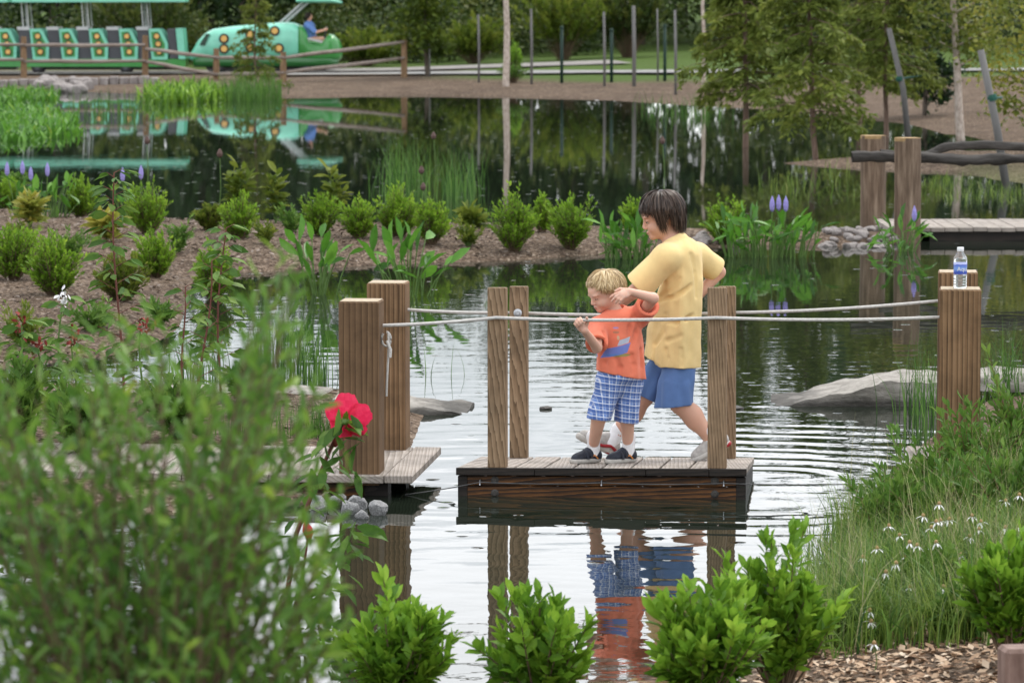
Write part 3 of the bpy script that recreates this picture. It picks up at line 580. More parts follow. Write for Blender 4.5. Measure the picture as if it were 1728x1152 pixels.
MB().prism(poly_px([(286, 48), (300, 48), (305, 97), (291, 97)]), YT - .5, YT + .5).build('end_seat', M['seat_grey'], g)
car('green open passenger car cut off by the left edge of the photo', -110, [-240, -190, -140, -90, -42, 3], (-250, 42), [(-260, -7), (20, -6.5), (20, 3.5), (-260, 4)], (-140, -50), (-200, -30))
def loft_x(st, mat, name, par, n=20, ex=3.2):
    V, F = [], []
    for px, t, b, hw in st:
        z0, z1 = tz(b), tz(t); c, h = (z0 + z1) / 2, (z1 - z0) / 2
        for k in range(n):
            a = 2 * math.pi * k / n; cs, sn = math.cos(a), math.sin(a)
            V.append((tx(px), YT + hw * math.copysign(abs(cs) ** (2 / ex), cs), c + h * math.copysign(abs(sn) ** (2 / ex), sn)))
    for i in range(len(st) - 1):
        for k in range(n): F.append((i * n + k, i * n + (k + 1) % n, (i + 1) * n + (k + 1) % n, (i + 1) * n + k))
    F.append(tuple(range(n))[::-1]); F.append(tuple((len(st) - 1) * n + k for k in range(n)))
    return part(name, V, F, mat, par, True)
g = thing('locomotive', 'mint and green park locomotive with round amber lamps and open cab', 'locomotive', (tx(450), YT, tz(121)))
bd = loft_x([(323, 92, 100, .4), (327, 84, 102, .48), (337, 67, 102, .53), (350, 54, 102, .55), (362, 48, 102, .56), (390, 44, 102, .57), (430, 40, 102, .57), (475, 37, 102, .57), (496, 37, 102, .57), (506, 40, 102, .56)], M['mint'], 'body', g)
loft_x([(506, 41, 102, .54), (512, 42, 102, .55), (519, 50, 104, .56), (523, 65, 105, .56), (545, 70, 106, .55), (551, 62, 106, .54), (557, 56, 106, .52), (565, 58, 105, .48), (573, 66, 102, .4), (578, 78, 96, .25)], M['green'], 'cab', g)
loft_x([(330, 94, 112, .5), (345, 94, 112, .575), (505, 94, 112, .575), (560, 96, 111, .52), (572, 98, 108, .4)], M['dgreen'], 'skirt', g, 16, 5)
MB().prism(poly_px([(350, 112.2), (555, 112.2), (550, 118), (355, 118)]), YT - .4, YT + .4).build('underframe', M['black'], g)
for px in (372, 520): wheel(g, px, .15)
wn = MB().prism(poly_px([(341, 74), (352, 56), (358, 56), (350, 76)]), YT - .578, YT + .578).build('rear_window', M['glass_dark'], g)
for lx, ly in ((382, 64), (382, 81), (426, 57), (426, 79), (467, 51), (474, 80)):
    rim = disc(MB(), lx, ly, .135, YT - .54, .05).build('lamp_housing', M['black'], g)
    part('lamp', *(lambda m: (m.V, m.F))(disc(MB(), lx, ly, .085, YT - .585, .03)), M['lamp'], rim)
for x in (475, 484):
    for yy in (-.3, .3): MB().tube([(tx(x), YT + yy, tz(37)), (tx(x + 43), YT + yy, tz(-1))], .026, 6).build('roof_strut', M['trim'], g)
loft_x([(502, -1, 3, .4), (508, -4, 4, .5), (560, -4, 5, .5), (578, 2, 6, .4)], M['mint'], 'roof', g, 16, 4)
MB().tube([(tx(548), YT - .1, tz(70)), (tx(552), YT - .1, tz(50))], .03, 8).build('steering_column', M['black'], g)
MB().prism(poly_px([(522, 62), (547, 68), (546, 71), (522, 65)]), YT - .563, YT - .5).build('cab_rim', M['trim'], g)

# ------------------------------------------------------------------ split rail fence and stone edging by the track
FP = [(-160, 60, 100.), (40, 62, 100.), (245, 60, 100.), (365, 82, 99.6), (478, 88, 97.0), (682, 68, 99.0)]
def rail(a, b, r=.05): 
    m = (np.array(a) + np.array(b)) / 2 + (0, 0, -.012); return MB().tube([a, a * .75 + b * .25 + (0, 0, .008), m, b], [r * .8, r, r * 1.05, r * .75], 7)
g = thing('rail_fence', 'weathered split-rail fence between the train and the pond', 'fence', (tx(245), 99.6, .1))
for px, pt, yy in FP:
    b = on(px, 130, yy); q = P(px, pt, yy); MB().tube([b - (0, 0, .3), (b + q) / 2, q], [.085, .08, .07], 8).build('post', M['rail_post'], g)
for (x0, y0, d0), (x1, y1, d1) in (((-160, 73, 99.95), (40, 76, 99.9)), ((40, 77, 99.93), (245, 76, 99.9)), ((245, 83, 99.93), (365, 97, 99.5)), ((365, 98, 99.55), (478, 97, 96.9)), ((478, 98, 96.95), (682, 71, 98.9)),
        ((-160, 99, 99.95), (40, 101, 99.9)), ((40, 104, 99.93), (245, 103, 99.9)), ((245, 104, 99.93), (365, 126, 99.5)), ((365, 126, 99.55), (478, 123, 96.9)), ((478, 123, 96.95), (682, 98, 98.9))):
    rail(P(x0, y0, d0), P(x1, y1, d1)).build('rail', M['rail'], g, True)
def rock_mesh(seed, n=2):
    r = np.random.default_rng(seed); bm = bmesh.new(); bmesh.ops.create_icosphere(bm, subdivisions=n, radius=1)
    pl = [(nrm(r.normal(size=3)), r.uniform(.55, .9)) for _ in range(9)]
    for v in bm.verts:
        c = np.array(v.co)
        for nn, d in pl:
            k = c @ nn - d
            if k > 0: c = c - nn * k * .92
        v.co = Vector(c * (1 + r.normal() * .02))
    me = bpy.data.meshes.new('rock'); bm.to_mesh(me); bm.free(); return me
RK = [rock_mesh(i) for i in range(7)]
def rocks(par, items, mat, name='rock', seed=0):
    r = np.random.default_rng(seed); base = np.array(par.location)
    for i, (p, s) in enumerate(items):
        me = RK[(i + seed) % 7]
        key = me.name + mat.name
        if key not in LEAFMESH: m2 = me.copy(); m2.materials.append(mat); LEAFMESH[key] = m2
        o = bpy.data.objects.new(name, LEAFMESH[key]); COL.objects.link(o); o.parent = par; o.location = tuple(np.array(p) - base); o.rotation_euler = (r.uniform(-.4, .4), r.uniform(-.4, .4), r.uniform(0, 6)); o.scale = tuple(np.array(s) * r.uniform(.85, 1.15, 3))
b0 = on(100, 138, 95.5); g = thing('stone_edging', 'row of pale flat edging stones below the train track', 'edging', b0)
for i in range(24):
    px = -130 + i * 17; p = on(px, 130, 97.2 + .25 * math.sin(i * .7)); MB().box(p + (0, 0, .07), (.115 * random.uniform(.85, 1), .17, .11 * random.uniform(.8, 1.2)), rotz(random.uniform(-.08, .08)), .02).build('edging_stone', M['rock_pale'], g)
g = thing('boulder_pile', 'pile of pale boulders on the far shore under the train', 'boulders', on(100, 152))
it = []
for i in range(22):
    p = on(66 + random.random() * 90, 142 + random.random() * 16); it.append((p + (0, 0, .08), (.2 * random.uniform(.7, 1.3), .2, .16)))
rocks(g, it, M['rock_pale'], 'boulder', 2)

# ------------------------------------------------------------------ emergent plants on the far left shore
def patch(name, label, cat_, poly, n, h, wd, mat, seed, bend=.5, sp=.12):
    rng = np.random.default_rng(seed); x0, x1 = min(p[0] for p in poly), max(p[0] for p in poly); y0, y1 = min(p[1] for p in poly), max(p[1] for p in poly); B = []
    q = np.array(poly, float)
    while len(B) < 400:
        x, y = rng.uniform(x0, x1), rng.uniform(y0, y1)
        if poly_sd(np.array([x]), np.array([y]), poly)[0] > 0:
            g_ = G(x, y); B.append((g_[0], g_[1], max(TZ(g_[0], g_[1]), 0) - .03))
    V, F, r = blades(np.array(B), n, h, wd, sp, rng, bend); return stuff(name, label, cat_, V, F, r, mat)
patch('pond_plants', 'bright green broad-leaved water plants in front of the train reflection', 'water plants', [(-80, 190), (60, 185), (120, 200), (125, 228), (40, 240), (-80, 240)], 1700, .26, .1, M['leaf_water'], 31, 1.3)
patch('pond_plants', 'dark green water plants along the far shore below the first car', 'water plants', [(-80, 152), (85, 155), (95, 170), (-80, 178)], 900, .26, .08, M['leaf_water'], 32, 1.2)
patch('shore_reeds', 'thin reeds in front of the pale boulder pile', 'reeds', [(120, 175), (260, 170), (300, 185), (250, 205), (140, 205)], 160, .4, .025, M['reed'], 33, .45)
patch('shore_plants', 'dense green waterside plants below the sloping fence rail', 'water plants', [(255, 158), (365, 158), (372, 170), (260, 178)], 1300, .4, .1, M['leaf_shrub'], 34, 1.2)
patch('shore_reeds', 'sparse reeds at the foot of the bronze cypress', 'reeds', [(380, 160), (470, 162), (470, 172), (380, 172)], 500, .5, .03, M['reed'], 35, .5)
patch('pond_reeds', 'tall thin reeds standing in open water behind the island', 'reeds', [(655, 300), (690, 292), (720, 318), (690, 345), (650, 335)], 170, .6, .012, M['reed'], 36, .5)
patch('pond_reeds', 'loose reeds in open water right of the tall reed clump', 'reeds', [(740, 320), (800, 310), (810, 330), (740, 345)], 130, .55, .014, M['reed'], 37, .45)
patch('pond_reeds', 'fine green reeds along the far right mulch shore', 'reeds', [(1060, 180), (1210, 185), (1240, 205), (1100, 200)], 120, .4, .02, M['reed'], 38, .5)
patch('pond_reeds', 'pale fine reeds in the water between the cypress trunks', 'reeds', [(1290, 300), (1420, 285), (1450, 330), (1300, 350)], 90, .26, .012, M['grass'], 39, .7)
patch('shore_grass', 'soft grassy growth in the shallows behind the bridge deck', 'grass', [(1555, 300), (1640, 298), (1728, 325), (1760, 345), (1570, 340)], 500, .14, .01, M['grass'], 40, .9)
# brown seed heads on tall stalks behind the island
for i, (px, pt, pb) in enumerate(((733, 232, 330), (712, 290, 345), (715, 318, 350), (1120, 240, 330), (246, 240, 350), (368, 262, 372))):
    b = G(px, pb); q = P(px + random.uniform(-3, 3), pt, b[1]); g = thing('seed_stalk', ['tall brown seed head above the reed clump', 'lower brown seed head among the reeds', 'lowest brown seed head among the reeds', 'lone brown seed head left of the first cypress', 'brown seed head in front of the train-panel reflections', 'brown seed head left of the drooping yellow-green plants'][i], 'seed head', b, 'brown seed heads')
    MB().tube([b - (0, 0, .1), (b + q) / 2 + (.02, 0, 0), q], [.006, .005, .004], 5).build('stalk', M['stem_green'], g); MB().lathe(q - (0, 0, .03), [(.004, 0), (.03, .02), (.035, .05), (.015, .09), (.002, .1)], 7).build('head', nmat('seed_brown', (.1, .06, .05), 60), g)

# ------------------------------------------------------------------ mulch island: shrubs, water plants, tall stems
ISL = [(12, 352, 66, 54, 'small round shrub at the left edge of the island back row'), (138, 366, 66, 66, 'round green shrub left of the tall hibiscus stem on the island back row'), (250, 395, 80, 86, 'round green shrub under the purple flower spikes behind the tall stem'),
       (22, 472, 100, 92, 'dense green shrub at the left edge in the island front row'), (92, 498, 100, 102, 'largest dense shrub in the island front row at left'), (206, 508, 84, 80, 'yellowish round shrub in the island front row'), (262, 468, 80, 74, 'green shrub left of the bright inlet'), (360, 505, 70, 84, 'loose shrub right of the bright inlet'),
       (352, 388, 56, 44, 'low brownish shrub in the island back row'), (404, 402, 66, 72, 'green shrub below the drooping yellow-green plants'), (540, 398, 66, 72, 'green shrub left of the pair behind the tall left post'), (604, 402, 66, 64, 'green shrub just behind the tall left post'),
       (672, 400, 84, 86, 'taller ragged shrub above the broad-leaved water plants'), (728, 412, 66, 76, 'dark green shrub right of the ragged one'), (868, 424, 84, 98, 'round shrub above the left raft posts'), (963, 420, 78, 88, 'round shrub left of the small child'), (1224, 412, 80, 74, 'round shrub right of the bigger child'), (1070, 398, 50, 60, 'half-hidden shrub behind the bigger child'), (915, 392, 36, 62, 'thin pale shrub between the two round ones')]
for i, (px, py, wd, hp, lab) in enumerate(ISL):
    b = on(px, py); s = FPX / b[1]; b[2] -= .01
    shrub('island_shrub', lab, 'shrub', b, wd / 2 / s * 1.04, wd / 2 / s, hp / s * 1.04, 130 + int(wd * hp / 75), 15, .046, .02, M['leaf_olive'] if i in (8, 5) else M['leaf_island'], M['stem'], 100 + i, group='shrubs on the mulch island', up=.45, jag=.3, low=.06, rosette=.6)
for i, (px, py, wd, hp, lab, mt) in enumerate(((405, 372, 60, 92, 'tall drooping yellow-green plant, widest of the three', 'leaf_olive'), (466, 376, 32, 88, 'narrow drooping yellow-green plant in front of dark water', 'leaf_olive'), (565, 372, 38, 80, 'narrow drooping yellow-green plant behind the shrubs', 'leaf_olive'), (50, 384, 52, 62, 'yellowing plant near the left edge of the island', 'leaf_yellow'), (180, 408, 60, 50, 'small yellowing plant by the tall hibiscus stem', 'leaf_yellow'), (800, 385, 40, 36, 'tiny yellow-green plant left of the round shrub', 'leaf_olive'), (30, 330, 60, 40, 'low leafy plant at the far left of the island', 'leaf_weed'))):
    b = on(px, py); s = FPX / b[1]
    shrub('leafy_plant', lab, 'plant', b, wd / 2 / s * .75, wd / 2 / s * .7, hp / s, 11 if wd > 40 else 7, 11, .16, .062, M[mt], M['stem_green'], 140 + i, tpl=6, group='yellow-green plants on the island', up=-1.1, rosette=.8, low=.45, stemr=.006)
for i, (px, py, wd, hp, lab, mt) in enumerate(((120, 432, 70, 42, 'low leafy weed between the two island shrub rows at left', 'leaf_weed'), (300, 425, 60, 50, 'weedy green tuft right of the tall hibiscus stem on the mulch', 'leaf_weed'), (160, 560, 80, 48, 'low weed on the bare mulch below the front shrubs', 'leaf_weed'), (40, 585, 90, 70, 'taller weed at the left edge below the front shrubs', 'leaf_olive'), (450, 412, 50, 40, 'small weed on the mulch below the narrow drooping plant', 'leaf_olive'), (490, 395, 44, 50, 'thin weed beside the dark water at the island back', 'leaf_weed'), (270, 545, 60, 46, 'weed at the tip of the left mulch lobe', 'leaf_weed'), (790, 415, 50, 34, 'flat weed on the bare mulch right of the dark shrub', 'leaf_olive'), (30, 420, 70, 56, 'olive weed at the left edge between the shrub rows', 'leaf_olive'), (1130, 405, 46, 44, 'weed on the island strip behind the yellow shirt', 'leaf_weed'))):
    b = on(px, py); s = FPX / b[1]
    shrub('mulch_weed', lab, 'weed', b, wd / 2 / s, wd / 2 / s, hp / s, 40, 11, .06, .022, M[mt], M['stem_green'], 170 + i, group='weeds on the mulch island', up=.1, rosette=.7, low=.1, stemr=.004, jag=.5)
def waterplant(name, label, px, py, n, h, L, W, spread, seed, spikes=(), mat='leaf_water', lean=.35, stemmat='stem_green', group='broad-leaved water plants'):
    rng = np.random.default_rng(seed); b = on(px, py); b[2] = max(b[2], 0) - .03; g = thing(name, label, 'water plant', b, group); LP, LD, tb = [], [], []
    for k in range(n):
        a = rng.uniform(0, 2 * math.pi); r = spread * rng.random() ** .6; p0 = b + np.array((r * math.cos(a), r * math.sin(a), 0)); hh = h * rng.uniform(.35, 1.0)
        o = np.array((math.cos(a), math.sin(a), 0)) * lean * hh * rng.uniform(.2, 1) + rng.normal(size=3) * .03; tip = p0 + o + np.array((0, 0, hh))
        tb.append(tube_arr(np.array([p0, (p0 + tip) / 2 - o * .12, tip]), [.007, .006, .004], 4)); LP.append(tip - np.array((0, 0, .01))); LD.append(nrm(o + np.array((0, 0, hh * rng.uniform(.1, 1.1))) + rng.normal(size=3) * .12))
    V, F = cat(tb); part('stalks', V, F, M[stemmat], g)
    LP, LD = np.array(LP), np.array(LD); m = len(LP); leaf_objs(g, LP, LD, L * rng.uniform(.65, 1.2, m), W * rng.uniform(.75, 1.2, m), rng.random(m) * .85 + .1 * (rng.random(m) > .94), M[mat], rng)
    for sx, sy in spikes:
        q = P(sx, sy, b[1]); part('flower_stalk', *tube_arr(np.array([b + ((q[0] - b[0]) * .7, 0, 0), q]), [.006, .005], 4), M['stem_green'], g)
        MB().lathe(q, [(.006, -.03), (.02, -.01), (.025, .03), (.02, .07), (.006, .11), (.001, .12)], 8).build('flower_spike', M['purple'], g)
    return g
M['purple'] = nmat('purple_flower', (.3, .26, .58), 90, rough=.8, bmp=.6, dist=.01)
waterplant('arrowhead_plant', 'broad-leaved water plant rising behind the left post pair', 690, 500, 30, .48, .24, .075, .2, 201, lean=.7)
waterplant('arrowhead_plant', 'broad-leaved water plant left of the left post pair', 540, 497, 22, .5, .22, .07, .16, 202, lean=.5)
waterplant('pickerelweed', 'green strap-leaved water plant behind the bigger child', 1060, 436, 55, .32, .2, .055, .22, 203, lean=.3)
waterplant('pickerelweed', 'strap-leaved water plant with purple flower spikes left of the riprap', 1300, 432, 110, .36, .2, .055, .42, 204, ((1303, 352), (1314, 350), (1326, 352)), lean=.3)
waterplant('pickerelweed', 'strap-leaved water plant at the foot of the nearer log post', 1520, 424, 26, .26, .2, .05, .14, 205, ((1543, 368),), lean=.5)
waterplant('pickerelweed', 'pale leafy water plant with purple spikes at the back left of the island', 70, 366, 46, .34, .17, .06, .3, 206, ((38, 290), (80, 293), (52, 300), (12, 292)), lean=.35)
waterplant('pickerelweed', 'water plant with a purple spike right of the tall hibiscus stem', 228, 372, 18, .3, .16, .05, .16, 207, ((238, 298), (207, 302)), lean=.4)
for i, (px, py, n, h, lab) in enumerate(((470, 600, 90, .42, 'fine rushes in the water left of the left posts'), (520, 640, 110, .4, 'fine rushes in front of the left slab'), (728, 636, 5, .22, 'two thin seed stalks in bright water by the left posts'), (1562, 700, 60, .42, 'upright green rushes left of the tall right post'), (1590, 740, 60, .5, 'upright green rushes at the foot of the tall right post'), (1700, 668, 120, .4, 'rushes right of the tall right post'), (330, 640, 70, .35, 'rushes at the left bank behind the hibiscus stems'), (420, 735, 90, .22, 'grass tuft on the left mulch by the walkway'), (530, 735, 160, .2, 'bright grass tuft left of the nearest big post'), (860, 386, 40, .3, 'reedy tuft behind the round shrub'))):
    clump('rush_clump', lab, 'rushes', px, py, n, h, .008, .09, M['reed'], 300 + i, .45, group='rush clumps')

# ------------------------------------------------------------------ log bridge at right, riprap
def logpost(px, pt, pb, yy, dia, label):
    b = P(px, pb, yy); q = P(px, pt, yy); g = thing('log_post', label, 'post', (b[0], yy, min(b[2], TZ(b[0], yy))), 'log posts of the bridge'); n = 14; rng = np.random.default_rng(int(px)); V, F = [], []
    zs = np.linspace(-.35, q[2], 9); br = 1 + rng.normal(size=n) * .035
    for i, z in enumerate(zs):
        for k in range(n):
            a = 2 * math.pi * k / n; r = dia / 2 * br[k] * (1 + rng.normal() * .012); V.append((b[0] + (q[0] - b[0]) * max(z, 0) / q[2] + r * math.cos(a), yy + r * math.sin(a), z))
    F = [(i * n + k, i * n + (k + 1) % n, (i + 1) * n + (k + 1) % n, (i + 1) * n + k) for i in range(8) for k in range(n)]
    part('shaft', V, F, M['log'], g, True)
    MB().add([np.array(v) * (1, 1, 1) + (0, 0, .003) for v in V[-n:]] + [np.array(v) + (0, 0, -.03) for v in V[-n:]], [tuple(range(n))] + [(k, k + n, (k + 1) % n + n, (k + 1) % n) for k in range(n)]).build('cut_top', M['cut_end'], g); return g
logpost(1472, 229, 382, 40.25, .262, 'shorter-looking log post at the far side of the bridge end')
logpost(1531, 233, 402, 38.3, .262, 'nearer log post at the bridge end')
def lograil(name, pts, r, label, seed):
    rng = np.random.default_rng(seed); A = np.array([P(*p) for p in pts]); t = np.linspace(0, len(A) - 1, 30); C = np.stack([np.interp(t, np.arange(len(A)), A[:, k]) for k in range(3)], -1); C[:, 2] += .015 * np.sin(t * 2.3 + seed)
    V, F = tube_arr(C, r * (1 + rng.normal(size=30) * .09), 9); V = V + rng.normal(size=V.shape) * .004; return tag(part(name, V, F, M['log_dark'], None, True), label, 'rail', 'gnarled log rails')
lograil('log_rail', [(1437, 267, 38.52), (1500, 265, 38.52), (1560, 264, 38.52), (1630, 274, 38.52), (1690, 266, 38.52), (1840, 262, 38.52)], .055, 'lower gnarled dark rail running behind the nearer log post', 1)
lograil('log_rail', [(1486, 262, 40.05), (1560, 261, 40.05), (1590, 250, 40.05), (1660, 246, 40.05), (1850, 250, 40.05)], .045, 'upper gnarled dark rail on the far side of the bridge', 2)
logpost(1835, 225, 402, 38.3, .26, 'log post beyond the right edge'); logpost(1815, 222, 382, 40.25, .26, 'far log post beyond the right edge')
g = thing('bridge_deck', 'low weathered plank bridge deck running off the right edge', 'bridge', (tx(1728) * 0 + 4.2, 39.2, 0))
x = P(1487, 380, 39.2)[0]; i = 0
while x < 6.6:
    MB().box((x + .07, 39.2, .115 + random.uniform(-.003, .003)), (.0675, .72, .022), None, .004).build('plank', M['plank'], g); x += .141; i += 1
MB().box((5.15, 38.56, .03), (1.0, .04, .06)).build('beam', M['wet_black'], g); MB().box((5.15, 39.8, .03), (1.2, .04, .06)).build('beam', M['wet_black'], g)
for px in (1560, 1700): MB().box((P(px, 400, 39.2)[0], 39.2, -.22), (.07, .55, .19)).build('pier', M['wet_black'], g)
g = thing('riprap', 'pale grey riprap stones along the water at the bridge end', 'stones', on(1450, 405))
rg = np.random.default_rng(4); it = []
for k in range(70):
    px = 1385 + rg.random() * 135; py = 392 + rg.random() * 26; p = G(px, py); it.append((np.array((p[0], p[1], max(TZ(p[0], p[1]), -.02) + .02)), (.065 * rg.uniform(.6, 1.4), .06, .04)))
rocks(g, it, M['rock_pale'], 'stone', 3)
g = thing('riprap', 'pale stones at the water edge behind the bigger child', 'stones', on(1190, 412)); it = []
for k in range(16):
    px = 1165 + rg.random() * 75; py = 396 + rg.random() * 18; p = on(px, py); it.append((p + (0, 0, .02), (.07, .07, .05)))
rocks(g, it, M['rock_pale'], 'stone', 5)

# ------------------------------------------------------------------ stone slabs lying in the shallows
def slab(label, pts, yy, dep, seed):
    r = np.random.default_rng(seed); A = [P(x, y, yy) for x, y in pts]; n = len(A); bm = bmesh.new(); v0, v1 = [], []
    for p in A: v0.append(bm.verts.new((p[0], yy + r.normal() * .02, p[2])))
    for p in A: v1.append(bm.verts.new((p[0] + .05, yy + dep + r.normal() * .03, p[2] + .01)))
    bm.faces.new(v0); bm.faces.new(v1[::-1])
    for i in range(n): bm.faces.new((v0[i], v1[i], v1[(i + 1) % n], v0[(i + 1) % n]))
    bmesh.ops.recalc_face_normals(bm, faces=list(bm.faces)); bmesh.ops.triangulate(bm, faces=list(bm.faces)); bmesh.ops.subdivide_edges(bm, edges=list(bm.edges), cuts=3, use_grid_fill=True)
    for v in bm.verts: c = np.array(v.co); v.co = Vector(c + (0, .02 * math.sin(c[0] * 9 + seed) * math.cos(c[2] * 21), .008 * math.sin(c[0] * 14 + seed * 2 + c[1] * 7) + .006 * math.sin(c[0] * 37 + c[1] * 23)))
    me = bpy.data.meshes.new('stone_slab'); bm.to_mesh(me); bm.free(); me.polygons.foreach_set('use_smooth', np.ones(len(me.polygons), bool)); me.set_sharp_from_angle(angle=.7); tag(link('stone_slab', me, M['slab']), label, 'stone slab', 'flat stone slabs in the shallows')
slab('long flat stone slab tapering into the water left of the tall right post', [(1300, 685), (1345, 680), (1400, 668), (1450, 655), (1490, 646), (1540, 645), (1600, 643), (1640, 648), (1640, 692), (1590, 690), (1500, 696), (1400, 698), (1310, 696)], 23.2, .62, 1)
slab('pale stone slab right of the tall right post', [(1650, 640), (1790, 634), (1800, 655), (1650, 660)], 23.6, .5, 2)
slab('flat stone slab behind the left posts tapering into the water', [(560, 676), (640, 680), (690, 686), (740, 692), (785, 698), (785, 706), (700, 710), (560, 706)], 22.75, .5, 3)
slab('long flat kerb slab on the left bank behind the flowering stems', [(120, 664), (350, 663), (540, 665), (545, 676), (350, 676), (120, 678)], 23.0, .4, 4)
# ------------------------------------------------------------------ raft, landings, posts, ropes
A57 = math.radians(5.7); TAU = math.radians(4.0); RHO = math.radians(.45)
U3 = nrm((math.cos(A57), -math.sin(A57), math.sin(RHO))); W3 = nrm((math.sin(A57) * math.cos(TAU), math.cos(A57) * math.cos(TAU), -math.sin(TAU))); W3 = nrm(W3 - U3 * (W3 @ U3)); N3 = np.cross(U3, W3)
RR = np.stack([U3, W3, N3], 1); RO = P(770, 789, 19.07)
def rl(s, t, h=0.0): return RO + RR @ np.array((s, t, h))          # raft: s along the front edge, t into depth, h up
RW, RD = 1.435, 1.1
g = thing('raft', 'small dark wooden raft platform floating between the two landings', 'raft', (*rl(RW / 2, RD / 2)[:2], 0))
x = 0; k = 0
for i, wd in enumerate([.138] * 10):
    MB().box(rl(x + wd / 2, RD / 2, -.016 + random.uniform(-.002, .002)), (wd / 2 - .003, RD / 2 - (.0 if i else 0), .016), RR, .003).build('plank', M['plank'], g); x += wd + .0058
for i, (a, b) in enumerate(((0, .39), (.39, .94), (.94, 1.25), (1.25, RW))):
    MB().box(rl((a + b) / 2, -.012, -.0165), ((b - a) / 2 - .001, .0115, .0185), RR, .002).build('edge_board', M['wet_black'], g)
for h0, h1, m in ((-.039, -.088, 'wet_wood'), (-.091, -.152, 'wet_wood'), (-.155, -.30, 'wet_black')):
    MB().box(rl(RW / 2, .035, (h0 + h1) / 2), (RW / 2 - .03, .018, (h0 - h1) / 2), RR, .003).build('side_board', M[m], g)
    MB().box(rl(RW / 2, RD - .035, (h0 + h1) / 2), (RW / 2 - .03, .018, (h0 - h1) / 2), RR, .003).build('side_board', M[m], g)
for s in (.03, RW - .03):
    MB().box(rl(s, RD / 2, -.17), (.02, RD / 2 - .06, .13), RR, .003).build('end_board', M['wet_black'], g)
    MB().box(rl(s, .033, -.17), (.024, .02, .131), RR, .003).build('corner_board', M['wet_black'], g)
RP = {}
for nm, s, t, m in (('fl', .2, .06, 'post_pale'), ('bl', .214, 1.0, 'post_pale'), ('fr', 1.287, .06, 'post_pale'), ('br', 1.292, 1.0, 'post_pale')):
    po = MB().box(rl(s, t, .445), (.046, .046, .445), RR, .004).build('post', M[m], g); RP[nm] = (s, t); MB().box(rl(s, t, .8905), (.0415, .0415, .001), RR).build('post_top', M['end_grain'], g)
for s in (.2, 1.287):
    for h in (-.06, -.125):
        MB().lathe(rl(s - .01, .017, h), [(.02, 0), (.02, .004), (.012, .006), (.011, .014)], 12, -W3).build('bolt', M['iron'], g)
    MB().lathe(rl(s, .013, .742), [(.004, 0), (.004, .03)], 8, -W3).build('eye_bolt', M['steel'], g)
for s in (.118, .72, 1.322):
    MB().tube([rl(s, .016, -.058), rl(s, -.012, -.062), rl(s, -.012, -.082), rl(s, .016, -.078)], .0035, 6).build('cable_staple', M['steel'], g)
MB().lathe(rl(.2 + .012, .953, .752), [(.022, 0), (.022, .004), (.012, .006), (.01, .014)], 14, -W3).build('washer', M['steel'], g)
def post(name, label, px, topy, Y, m, hw=.1, z0=-.3):
    q = P(px, topy, Y); R = rotz(-A57); c = np.array((q[0], q[1], 0)) + R @ np.array((0, hw, 0)); o = thing(name, label, 'post', (c[0], c[1], z0), 'big square landing posts'); MB().box((c[0], c[1], (q[2] + z0) / 2), (hw, hw, (q[2] - z0) / 2), R, .006).build('shaft', M[m], o); MB().box((c[0], c[1], q[2] + .0005), (hw - .0065, hw - .0065, .001), R).build('end_grain', M['end_grain'], o); return c, q[2]
LF = post('timber_post', 'near square timber post on the left landing, dark brown', 605, 509, 19.0, 'post_dark', z0=.06); LB = post('timber_post', 'far square timber post on the left landing', 651, 478, 20.0, 'post', z0=.06)
RF = post('timber_post', 'square timber post in the weeds with a water bottle on top', 1621, 489, 18.72, 'post', z0=-.05); RB = post('timber_post', 'square timber post mostly hidden behind the bottle post', 1617, 460, 19.72, 'post', z0=-.05)
R57 = rotz(-A57)
def landing(label, corner, sgn, n, z, dep):
    g = thing('landing', label, 'landing', (corner[0], corner[1], 0)); c = np.array((corner[0], corner[1], z))
    for i in range(n):
        wd = .139; MB().box(c + R57 @ np.array((sgn * (i * .144 + wd / 2), dep / 2, -.02 + random.uniform(-.002, .002))), (wd / 2, dep / 2, .02), R57, .004).build('plank', M['plank'], g)
    for t in (.14, dep - .2): MB().box(c + R57 @ np.array((sgn * (n * .144 / 2 + .12), t, -.105)), (n * .072 - .14, .04, .063), R57, .004).build('beam', M['wet_wood'], g)
    MB().box(c + R57 @ np.array((sgn * .2, .2, -.25)), (.06, .06, .2), R57).build('pile', M['wet_black'], g); MB().box(c + R57 @ np.array((sgn * .2, dep - .3, -.25)), (.06, .06, .2), R57).build('pile', M['wet_black'], g)
    return g
landing('weathered plank landing at the left with two square posts', P(696, 807, 18.93), -1, 20, .117, 1.2)
landing('plank landing at the right, mostly hidden by weeds', P(1530, 807, 18.7), 1, 14, .15, 1.2)
def rope(name, label, pts, r, mat, extra=()):
    A = np.array(pts, float); C = []
    for i in range(len(A) - 1):
        t = np.linspace(0, 1, 12, endpoint=False)[:, None]; seg = A[i] + (A[i + 1] - A[i]) * t; seg[:, 2] -= .05 * np.linalg.norm(A[i + 1] - A[i]) * .22 * (4 * t * (1 - t))[:, 0]; C += list(seg)
    C.append(A[-1]); g = thing(name, label, 'rope', C[0]); V, F = tube_arr(np.array(C), r, 8); part('line', V, F, M[mat], g, True)
    for nm, q, rr in extra: V, F = tube_arr(np.array(q), rr, 7); part(nm, V, F, M[mat], g, True)
    return g
f1, f2 = rl(.2, -.004, .742), rl(1.287, -.004, .742)
k0 = P(646, 549, 19.09); kn = [P(652 + 7 * math.sin(t) * (1 + .2 * t / 6), 572 - 12 * math.cos(t), 19.07) for t in np.linspace(0, 5.6, 16)]
